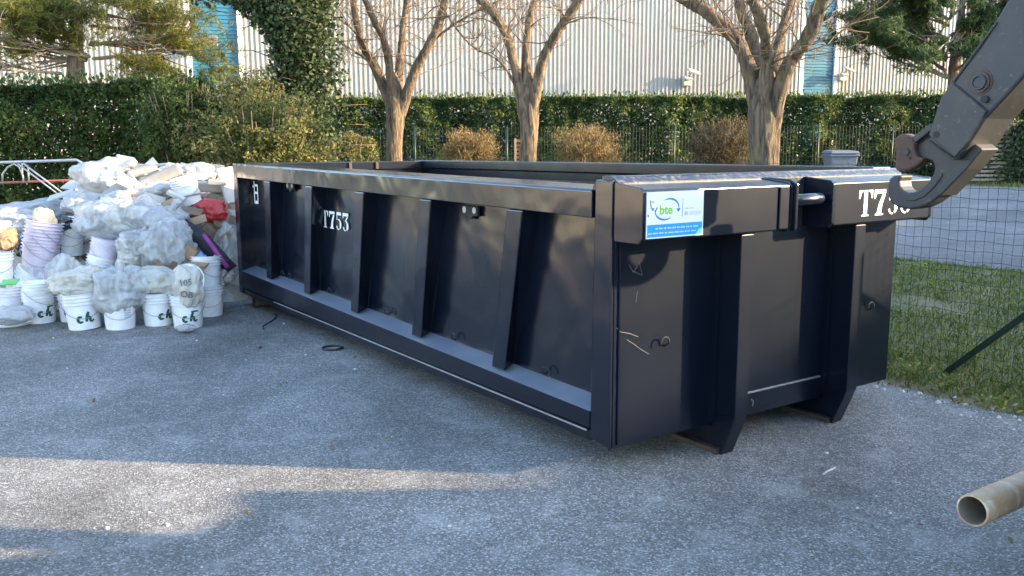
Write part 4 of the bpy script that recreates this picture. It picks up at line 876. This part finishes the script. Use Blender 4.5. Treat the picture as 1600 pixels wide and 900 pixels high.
p = bk(312, 500)+Vector((.05, .16, 0)); bucket(p, 'white bucket standing behind the sack marked 105, lower of two'); bucket(p+Vector((-.02, .02, .30)), 'white bucket with cardboard scraps in it, stacked upper of two behind the sack marked 105', (R(-3), 0, .8))
bucket(at(24, 470, 9.15), 'white bucket toppled to the right against the nested lilac stack', (R(-12), R(34), 0), scale=1.1)
for k in range(4): bucket(at(58, 431, 9.5)+Vector((.02*k, .0, .075*k)), ['lilac white bucket with a small printed label, lowest of the leaning nested stack', 'lilac white bucket second from the bottom of the leaning nested stack', 'lilac white bucket third from the bottom of the leaning nested stack', 'lilac white bucket topmost of the leaning nested stack, below the cream cloth'][k], (R(-4), R(10), .5*k), mat=M['bucket_l'], scale=1.18, label_box=(k == 0))
for k in range(2): bucket(at(108, 398, 9.9)+Vector((0, 0, .085*k)), ['white bucket lower of the two nested under the black bag', 'white bucket upper of the two nested under the black bag'][k], (0, R(3), .7*k), scale=1.05)
bucket(at(152, 447, 9.15), 'white bucket under the lilac bucket in the middle of the heap front', (R(-6), R(14), .5))
bucket(at(157, 421, 9.2), 'lilac bucket tilted in the middle of the heap front, half wrapped by clear film', (R(-8), R(14), .3), mat=M['bucket_l'])
for k in range(2): bucket(at(-2, 440, 9.0)+Vector((0, 0, .3*k)), ['white bucket cut by the left edge, lower of two', 'white bucket cut by the left edge below the brown paper sack, upper of two'][k], (0, 0, k))
bucket(at(298, 318, 10.1), 'white bucket lying in clear film on top of the heap left of the red sheet', (R(10), R(-12), 0), scale=.95)
for o_, lt_, bar_, lb_ in jobs:
    if lt_ is not None: letters(o_, lt_, bar=bar_)
    if lb_:
        mbx = MB()
        for r0 in range(4):
            zz = .115+r0*.022; r = RB*(.885+.08*(zz/(HB*.7)))+.002; vs = []
            for k in range(7):
                a = R(-74+k*4.6); vs += [(r*math.cos(a), r*math.sin(a), zz), (r*math.cos(a), r*math.sin(a), zz+.015)]
            mbx.add(vs, [(2*k, 2*k+2, 2*k+3, 2*k+1) for k in range(6)])
        mbx.build('printed_label', M['blue_ink'], o_)
def lid(p, rot, label, r=.165):
    o = empty('round_cover', p); tag(o, label, 'lid'); o.rotation_euler = rot
    MB().lathe([(0, .008), (r*.8, .008), (r*.85, .0), (r*.97, .002), (r, .012), (r*.99, .022), (r*.88, .016), (r*.8, .02), (0, .02)], 40).build('disc', M['bucket'], o, False)
lid(at(292, 441, 8.62), (R(68), R(-6), 0), 'round white bucket lid standing behind the sack marked 105', .19)
lid(g(12, 509)+Vector((0, .1, .01)), (R(4), 0, 0), 'round white bucket lid lying on the asphalt at the left edge', .21)
# ---- bags
def ico(n):
    b = bmesh.new(); bmesh.ops.create_icosphere(b, subdivisions=n, radius=1); v = [x.co.copy() for x in b.verts]; f = [tuple(y.index for y in x.verts) for x in b.faces]; b.free(); return v, f
ICO = ico(5); ICO4 = ico(4)
def bag(name, px, py, Y, rx, rz, mat, label, cat, ry=None, seed=0, neck=None, rough=1.0, flat=.0, rot=0, hi=True, clear=True):
    c = at(px, py, Y); V_, F_ = ICO if hi else ICO4; ry = ry or (rx+rz)/2; sd = Vector((seed*3.7, seed*1.3, seed*2.1)); vs = []
    nk = Vector(neck).normalized() if neck else None
    rb = random.Random(seed*31+7); ax_ = nk or Vector((rb.gauss(0, .5), rb.gauss(0, .3), 1)).normalized(); e1 = ax_.orthogonal().normalized(); e2 = ax_.cross(e1); kf = rb.choice((3, 4, 5)); ph = rb.random()*6
    for d in V_:
        l = .27*noise.noise(d*1.4+sd)+.12*noise.noise(d*2.8+sd*2)
        t_ = d.dot(ax_); fi = math.atan2(d.dot(e1), d.dot(e2)); wq = noise.noise(d*2.3+sd)*1.6; w2 = noise.noise(d*3.7+sd*1.7)*1.5; sp_ = math.sqrt(max(0, 1-t_*t_))
        f1 = (1-abs(math.sin(fi*kf*.5*1+ph+wq*2.2+t_*1.3)))**2; f2 = (1-abs(math.sin(fi*kf*1.0+ph*2+w2*2.6-t_*2)))**2.2; f3 = (1-abs(math.sin(fi*kf*2.0+wq*5+t_*3)))**2
        tr_ = (1-min(1, abs(noise.noise(d*2.6+Vector((w2, wq, 0))*.35+sd*3))*4))**2
        r = 1+l+rough*(.11*f1*sp_+.055*f2*sp_*(.4+.6*abs(w2))+.012*f3*sp_+.035*tr_)
        p = Vector((d.x*rx*r, d.y*ry*r, d.z*rz*r*(1-flat*(d.z < 0))))
        if nk:
            t = d.dot(nk)
            if t > .78:
                k = (t-.78)/.22; ax = nk*Vector((rx, ry, rz)).dot(Vector((abs(nk.x), abs(nk.y), abs(nk.z)))); 
                p = p*(1-.62*math.sin(min(1, k*1.35)*math.pi/1.6)*(1 if k < .75 else .55))+ax*(.5*k)
        vs.append(tuple(p))
    b = MB(); b.v = vs; b.f = F_; o = b.build(name, mat, None, True); o.location = c; o.rotation_euler = (0, 0, rot)
    if neck:
        pass
    tag(o, label, cat); return o
bag('rubbish_bag', 165, 274, 10.6, .34, .21, M['film_w'], 'big white rubbish bag with its neck to the right at the top left of heap', 'bag', seed=1, neck=(.9, 0, .5), rot=0)
bag('rubbish_bag', 212, 338, 9.4, .26, .20, M['film'], 'clear knotted film bag at the centre top of the heap front', 'bag', seed=2, ry=.3, neck=(-.3, -.1, .9), rough=1.2)
bag('rubbish_bag', 258, 346, 9.35, .22, .19, M['film_w'], 'milky bag right of the clear knotted bag at the heap centre', 'bag', seed=41, ry=.26, neck=(.5, 0, .8), rough=1.2)
bag('rubbish_bag', 225, 382, 9.15, .24, .19, M['film'], 'sagging clear film bag just below the milky bag at the heap centre', 'bag', seed=42, ry=.26, rough=1.4)
bag('rubbish_bag', 205, 402, 9.0, .13, .13, M['film_y'], 'small dusty bag above the knotted clear bag in the front row', 'bag', seed=43, neck=(.4, -.2, .8), rough=1.2)
bag('rubbish_bag', 168, 345, 9.55, .30, .22, M['film'], 'clear crumpled bag between the lilac bucket and the big white rubbish bag', 'bag', seed=21, ry=.3, rough=1.3)
bag('rubbish_bag', 262, 385, 9.1, .26, .26, M['film'], 'pale film bag lying left of the small upright box at the heap front', 'bag', seed=22, ry=.25, rough=1.3)
bag('rubbish_bag', 188, 450, 8.42, .235, .24, M['film'], 'knotted clear bag spilling over the bucket with the printed label', 'bag', seed=3, ry=.22, neck=(.1, -.1, 1), rough=1.6)
bag('rubbish_bag', 128, 442, 8.55, .29, .155, M['film_y'], 'tied dusty clear bag resting on the bucket with black filling', 'bag', seed=4, ry=.24, neck=(.95, -.1, .25), rough=1.2)
bag('rubbish_bag', 250, 440, 8.62, .25, .16, M['film_y'], 'slumped dusty bag in the second bucket from the right of the front row', 'bag', seed=5, ry=.2, rough=.7)
sk = bag('marked_sack', 294, 447, 8.36, .155, .20, M['film_y'], 'translucent sack marked 105 and OB standing in the right front bucket', 'sack', seed=6, ry=.12, rough=.4)
bag('rubbish_bag', 303, 270, 10.9, .23, .13, M['film'], 'clear bag with brown waste at the top right of the heap', 'bag', seed=7, ry=.25)
bag('rubbish_bag', 347, 308, 10.6, .17, .11, M['film_y'], 'small dusty bag beside the skip above the red sheet', 'bag', seed=8)
bag('rubbish_bag', 355, 395, 9.9, .14, .30, M['film'], 'hanging clear film bag squeezed against the far corner of the skip', 'bag', seed=9, ry=.15, rough=1.4)
bag('rubbish_bag', 340, 430, 9.3, .145, .12, M['film_y'], 'small tied dusty bag at the right foot of the heap near the skip', 'bag', seed=10, neck=(-.3, 0, 1))
bag('black_bag', 96, 348, 9.75, .125, .085, M['film_k'], 'small black bag lying on the two nested white buckets', 'bag', seed=11)
bag('black_bag', 38, 385, 9.7, .10, .13, M['film_k'], 'black bag wedged left of the nested lilac stack', 'bag', seed=23)
bag('paper_sack', 5, 373, 9.0, .13, .13, M['film_b'], 'crumpled brown paper sack on the bucket at the left edge', 'sack', seed=12, rough=1.5)
bag('cloth_bundle', 70, 348, 9.5, .105, .155, M['cream_cloth'], 'cream cloth bundle stuffed in the top of the nested lilac stack', 'cloth', seed=13, rough=.8)
bag('rubbish_bag', 60, 330, 10.9, .42, .15, M['film_w'], 'wide white bag low on the left shoulder of the heap', 'bag', seed=14, ry=.4)
bag('rubbish_bag', 25, 345, 10.3, .38, .14, M['film_w'], 'white sheeting bundle at the far left of the heap', 'bag', seed=15, ry=.3)
bag('rubbish_bag', 130, 318, 10.2, .22, .14, M['film_w'], 'white bag below the big white rubbish bag', 'bag', seed=16)
bag('rubbish_bag', 100, 430, 9.0, .17, .22, M['film'], 'upright clear bag between the nested lilac stack and the dusty bag', 'bag', seed=17, ry=.12)
bag('rubbish_bag', 235, 300, 10.3, .30, .12, M['film'], 'flat clear film bag across the upper middle of the heap', 'bag', seed=18, ry=.3)
bag('rubbish_bag', 290, 410, 9.15, .16, .14, M['film_w'], 'white sack with a red stripe and the letters OAL', 'sack', seed=19, ry=.12, rough=.5)
bag('rubbish_bag', 310, 405, 9.05, .09, .07, M['blue_film'], 'small light blue film scrap right of the white sack with a red stripe', 'film', seed=20, hi=False)
bag('red_sheet', 328, 330, 10.0, .20, .14, M['red'], 'crumpled red plastic sheet right of the heap beside the skip', 'sheet', seed=24, ry=.12, rough=1.0)
bag('film_scrap', 290, 512, 8.12, .085, .035, M['film_w'], 'small scrap of white film on the asphalt before the right front bucket', 'film', seed=25, rough=1.6, hi=False)
bag('rubbish_bag', 18, 492, 8.4, .19, .09, M['film_w'], 'flat milky bag on the lid at the left edge', 'bag', seed=26, ry=.16, rough=.7)
bag('rubbish_bag', 330, 365, 9.95, .12, .11, M['film_b'], 'brown crumpled packing paper below the red sheet', 'paper', seed=27, rough=1.5, hi=False)
bag('rubbish_bag', 200, 315, 10.0, .28, .12, M['film'], 'thin clear film crumpled under the leaning grey board', 'bag', seed=28, ry=.25, rough=1.5)
# writing on the sacks: laid on the sack's own surface
def on_bag(o, txt, size, px, py, Y, mat, nm='lettering', shear=0, roll=0, width=None, push=.004):
    vs, fs = text_mesh(txt, size, shear, .002); dep = bpy.context.evaluated_depsgraph_get(); c = at(px, py, Y); out = []
    me = o.data; from mathutils.bvhtree import BVHTree
    bv = BVHTree.FromPolygons([v.co+o.location for v in me.vertices], [tuple(p.vertices) for p in me.polygons])
    for x, y, _ in vs:
        q = c+rt*(x*math.cos(roll)-y*math.sin(roll))+up*(x*math.sin(roll)+y*math.cos(roll)); d = Vector((q.x, q.y, 0)).normalized()
        hit = bv.ray_cast(q-d*1.0, d); h = hit[0] if hit[0] is not None else q; out.append(tuple(h-d*push-o.location))
    return MB().add(out, fs).build(nm, mat, o)
on_bag(sk, '105', .085, 280, 446, 8.3, M['grey_ink'], roll=.12, push=.02); on_bag(sk, 'OB', .09, 281, 462, 8.3, M['grey_ink'], roll=-.12, push=.02)
ws = [x for x in bpy.data.objects if x.get('label', '') == 'white sack with a red stripe and the letters OAL'][0]
on_bag(ws, 'OAL', .05, 282, 384, 9.0, M['grey_ink'], roll=-.5, push=.02); 
bpy.context.view_layer.update()
# ---- boards and boxes
def board(name, px, py, Y, size, rot, mat, label, cat, group=None):
    b = MB(); b.rbox((0, 0, 0), size, (0, 0, 0)); o = b.build(name, mat, None, False, min(size)*.12); o.location = at(px, py, Y); o.rotation_euler = rot; return tag(o, label, cat, group)
board('plasterboard', 188, 300, 10.2, (.46, .05, .24), (R(-25), R(-38), R(12)), M['board_g'], 'big grey board leaning below the big white rubbish bag', 'board')
board('plasterboard', 250, 277, 10.5, (.52, .16, .13), (R(10), R(-24), R(8)), M['board'], 'thick beige plaster beam slanting up across the top of the heap', 'board')
board('plasterboard', 238, 276, 10.75, (.50, .10, .15), (R(-5), R(-18), R(20)), M['board_g'], 'grey block behind the thick beige plaster beam', 'board')
board('plasterboard', 310, 291, 10.4, (.58, .22, .11), (R(4), R(3), R(10)), M['board'], 'long grey beige plaster block lying level at the top right of the heap', 'board')
board('plasterboard', 196, 252, 11.0, (.22, .14, .12), (R(10), R(12), R(30)), M['board_g'], 'small grey block at the very top of the heap behind the white bag', 'board')
board('plasterboard', 225, 264, 11.1, (.30, .10, .12), (R(-5), R(5), R(10)), M['board'], 'beige block right behind the top of the heap', 'board')
board('plasterboard', 250, 262, 11.2, (.22, .06, .10), (R(10), R(-4), R(-10)), M['board_w'], 'white board scrap standing at the top of the heap', 'board')
board('plasterboard', 318, 272, 11.0, (.30, .08, .1), (R(20), R(16), R(14)), M['board_g'], 'grey board scrap in front of the clear bag with brown waste', 'board')
board('white_panel', 358, 289, 10.35, (.03, .28, .42), (R(4), R(-14), R(-20)), M['board_w'], 'white panel leaning against the far top corner of the skip', 'panel')
board('cardboard_box', 253, 420, 8.95, (.10, .10, .16), (0, R(4), R(-12)), M['card'], 'small upright box with a white top between the film and the white sack', 'box')
board('cardboard_box', 297, 395, 9.0, (.12, .08, .12), (R(10), R(40), R(10)), M['card'], 'small brown box standing on its corner right of the white sack', 'box')
board('cardboard_box', 345, 352, 9.9, (.16, .12, .04), (R(30), R(20), R(30)), M['card_d'], 'dark torn cardboard flap below the red sheet', 'cardboard')
board('cardboard_box', 352, 368, 9.8, (.14, .10, .06), (R(10), R(-30), R(10)), M['card'], 'brown cardboard scrap by the far corner of the skip', 'cardboard')
board('cardboard_box', 90, 442, 8.75, (.22, .14, .03), (R(15), R(-14), 0), M['card'], 'flat cardboard piece across the nested lettered bucket', 'cardboard')
board('cardboard_box', 22, 425, 9.4, (.30, .03, .34), (R(-10), R(6), 0), M['board'], 'beige board standing behind the toppled bucket at the left', 'board')
board('cardboard_box', 308, 414, 8.85, (.2, .13, .02), (R(12), R(4), 0), M['card'], 'cardboard scraps lying in the upper bucket behind the sack marked 105', 'cardboard')
board('timber_offcut', 268, 420, 8.9, (.05, .04, .17), (0, R(28), 0), M['card_d'], 'dark wood offcut crossing right of the small upright box, leaning right', 'wood')
board('timber_offcut', 276, 420, 8.9, (.05, .04, .17), (0, R(-30), 0), M['card_d'], 'dark wood offcut right of the small upright box, leaning left', 'wood')
board('green_scrap', 15, 441, 8.7, (.17, .1, .012), (R(25), R(-4), 0), M['green_p'], 'bright green plastic scrap in the bucket at the left edge', 'scrap')
def drape(name, pts, wd, mat, label, cat, th=.02):
    mb = MB(); n = len(pts); q = [at(*p) for p in pts]; 
    for i, p in enumerate(q): 
        t = (q[min(i+1, n-1)]-q[max(i-1, 0)]).normalized(); s = t.cross(fw).normalized()*wd*(.8+.3*rng.random()); f = fw*th
        mb.v += [tuple(p+s-f), tuple(p-s-f), tuple(p-s+f), tuple(p+s+f)]
    mb.f = [(i*4+a, i*4+(a+1) % 4, i*4+4+(a+1) % 4, i*4+4+a) for i in range(n-1) for a in range(4)]+[(3, 2, 1, 0), (n*4-4, n*4-3, n*4-2, n*4-1)]
    o = mb.build(name, mat, None, True); return tag(o, label, cat)
rng.seed(5)
ctr = lambda pts, w_: pts
drape('rolled_mat', [(282, 349, 9.35), (300, 362, 9.3), (318, 376, 9.28), (335, 396, 9.25), (350, 412, 9.25), (360, 422, 9.3)], .075, M['mat_dark'], 'dark rolled mat sliding down the right flank of the heap', 'mat', .03)
drape('mat_fringe', [(318, 366, 9.15), (332, 385, 9.12), (344, 402, 9.1), (356, 418, 9.1)], .022, M['mauve'], 'bright purple edging strip beside the dark rolled mat', 'strip', .015)
drape('red_tape', [(278, 372, 9.0), (292, 380, 9.0)], .022, M['red'], 'short red strip on the white sack lettered OAL', 'strip', .006)
# numbers of small broken boards all over the top
kinds = [('board', 'plasterboard_scrap'), ('board_w', 'plasterboard_scrap'), ('board_g', 'plasterboard_scrap'), ('card', 'cardboard_scrap')]
lb = {'board': 'small beige plaster scrap strewn over the heap', 'board_w': 'small white plasterboard scrap strewn over the heap', 'board_g': 'small grey board scrap strewn over the heap', 'card': 'small brown cardboard scrap strewn over the heap'}
gp = {'board': 'beige plaster scraps', 'board_w': 'white plasterboard scraps', 'board_g': 'grey board scraps', 'card': 'cardboard scraps'}
rg = random.Random(12); cnt = 0
while cnt < 105:
    x = rg.uniform(-7.6, -2.7); y = rg.uniform(9.3, 11.6); z = heap_z(x, y)
    if z < .4: continue
    k = rg.choices(kinds, (4, 5, 2, 1.6))[0]; b = MB(); a, c_, e = rg.uniform(.1, .34), rg.uniform(.06, .2), rg.uniform(.012, .05)
    b.rbox((0, 0, 0), (a, c_, e), (0, 0, 0)); o = b.build(k[1], M[k[0]]); 
    for vtx in o.data.vertices: vtx.co += Vector((rg.uniform(-.15, .15)*a, rg.uniform(-.15, .15)*c_, 0))
    o.location = (x, y, z+rg.uniform(.0, .07)); o.rotation_euler = (rg.gauss(.25, .4), rg.gauss(0, .4), rg.uniform(0, 3.1)); tag(o, lb[k[0]], 'scrap', gp[k[0]]); cnt += 1
for (px, py, Y, a, c_, e, rx_, ry_, rz_, kk) in ((205, 290, 10.1, .3, .2, .05, .5, .5, .2, 'board_g'), (222, 268, 10.7, .34, .16, .09, .1, -.2, .6, 'board'), (262, 292, 10.2, .36, .2, .06, .3, .1, -.2, 'board'), (278, 262, 11.0, .26, .14, .08, .1, .2, .3, 'board'),
    (290, 300, 10.0, .3, .16, .03, .6, -.2, .5, 'board_w'), (330, 262, 11.1, .3, .12, .09, 0, .1, 0, 'board'), (140, 300, 10.4, .3, .2, .03, .4, .3, .4, 'board_w'), (120, 290, 10.9, .34, .2, .02, .5, .1, -.3, 'board_w'), (95, 305, 10.6, .3, .2, .02, .3, -.3, .2, 'board_w'),
    (240, 312, 9.75, .24, .14, .03, .7, .3, .2, 'board'), (262, 318, 9.7, .22, .12, .02, .5, -.4, .3, 'card'), (275, 306, 9.8, .2, .1, .04, .2, .5, .2, 'board_w'), (215, 310, 9.8, .2, .14, .02, .8, 0, .1, 'card'), (205, 308, 9.9, .18, .1, .02, .4, .5, 0, 'red'), (300, 330, 9.6, .22, .12, .02, .6, .2, .1, 'card_d'), (308, 345, 9.5, .2, .12, .02, .7, -.3, .3, 'card'), (340, 285, 10.2, .2, .12, .05, .1, .1, .2, 'board_g'), (178, 318, 9.75, .2, .16, .02, .7, .2, .2, 'blue_film')):
    b = MB(); b.rbox((0, 0, 0), (a, c_, e), (0, 0, 0)); o = b.build('plasterboard_scrap' if kk.startswith('b') and kk != 'blue_film' else 'packing_scrap', M[kk], None, False, .006); o.location = at(px, py, Y); o.rotation_euler = (rx_, ry_, rz_)
    if kk in lb: tag(o, lb[kk], 'scrap', gp[kk])
    else: tag(o, {'red': 'small red packing scrap under the thick beige plaster beam', 'card_d': 'dark brown cardboard scrap left of the crumpled red sheet', 'blue_film': 'light blue packing scrap below the big white rubbish bag'}[kk], 'scrap')
for k in range(16):                                   # scraps at the foot of the heap by the skip
    kk = rg.choices(['card', 'board', 'card_d'], (4, 3, 2))[0]; b = MB(); b.rbox((0, 0, 0), (rg.uniform(.05, .14), rg.uniform(.04, .09), rg.uniform(.008, .03)), (0, 0, 0)); o = b.build('foot_scrap', M[kk]); q = onground(rg.uniform(328, 374), rg.uniform(446, 462)); o.location = q+Vector((0, 0, .03)); o.rotation_euler = (rg.gauss(0, .3), rg.gauss(0, .3), rg.uniform(0, 3))
    tag(o, {'card': 'brown cardboard scrap lying on the asphalt between heap and far skip roller', 'board': 'beige plaster scrap lying on the asphalt between heap and far skip roller', 'card_d': 'dark scrap lying on the asphalt between heap and far skip roller'}[kk], 'scrap', {'card': 'brown scraps at the heap foot', 'board': 'beige scraps at the heap foot', 'card_d': 'dark scraps at the heap foot'}[kk])
# ---- barrier behind the heap
def barrier():
    Y = 12.6; o0 = at(60, 260, Y); b0 = Vector((o0.x, o0.y, 0)); t = empty('crowd_barrier', b0); tag(t, 'galvanised metal barrier frame standing behind the left end of the heap', 'barrier')
    P_ = lambda x, y, dy=0: at(x, y, Y+dy)-b0
    fr = [P_(-60, 256), P_(120, 250), P_(127, 254), P_(133, 270), P_(140, 330)]; MB().tube(fr, .021, 10).build('frame', M['galv'], t, True)
    MB().tube([P_(-60, 288), P_(128, 281)], .017, 8).build('lower_rail', M['redpipe'], t, True)
    for pts in ([(4, 288), (4, 272), (12, 261), (22, 256), (30, 261), (36, 275), (37, 285)], [(34, 255), (36, 284)], [(44, 262), (45, 284)], [(123, 256), (126, 281)], [(134, 262), (136, 280)]): MB().tube([P_(x, y, -.01) for x, y in pts], .012, 8).build('bar', M['galv'], t, True)
    for pts in ([(28, 256), (90, 303)], [(36, 255), (98, 302)]): MB().tube([P_(x, y, -.06) for x, y in pts], .013, 8).build('brace', M['galv'], t, True)
    for x in (-50, 128): q = P_(x, 285); MB().tube([q, (q.x, q.y, 0)], .02, 8).build('leg', M['galv'], t, True)
barrier()
# ---- odds and ends on the asphalt
p = onground(519, 545); o = empty('rubber_ring', p); tag(o, 'thin black rubber ring lying on the asphalt beside the skip', 'ring'); 
MB().tube([(.085*math.cos(R(a)), .085*math.sin(R(a)), .009) for a in range(0, 361, 15)], .009, 8, False).build('ring', M['rubber'], o, True)
mb = MB(); mb.tube([onground(x, y, .006) for x, y in ((430, 490), (431, 496), (425, 501), (416, 506), (410, 510), (412, 514))], .006, 6); tag(mb.build('cable_offcut', M['rubber'], None, True), 'short bent black cable on the asphalt near the far roller', 'cable')
mb = MB(); mb.tube([onground(x, y, .006) for x, y in ((1287, 741), (1292, 737), (1305, 731))], .006, 6); tag(mb.build('stick', M['stone'], None, True), 'short pale bent stick on the asphalt right of the front skid', 'stick')
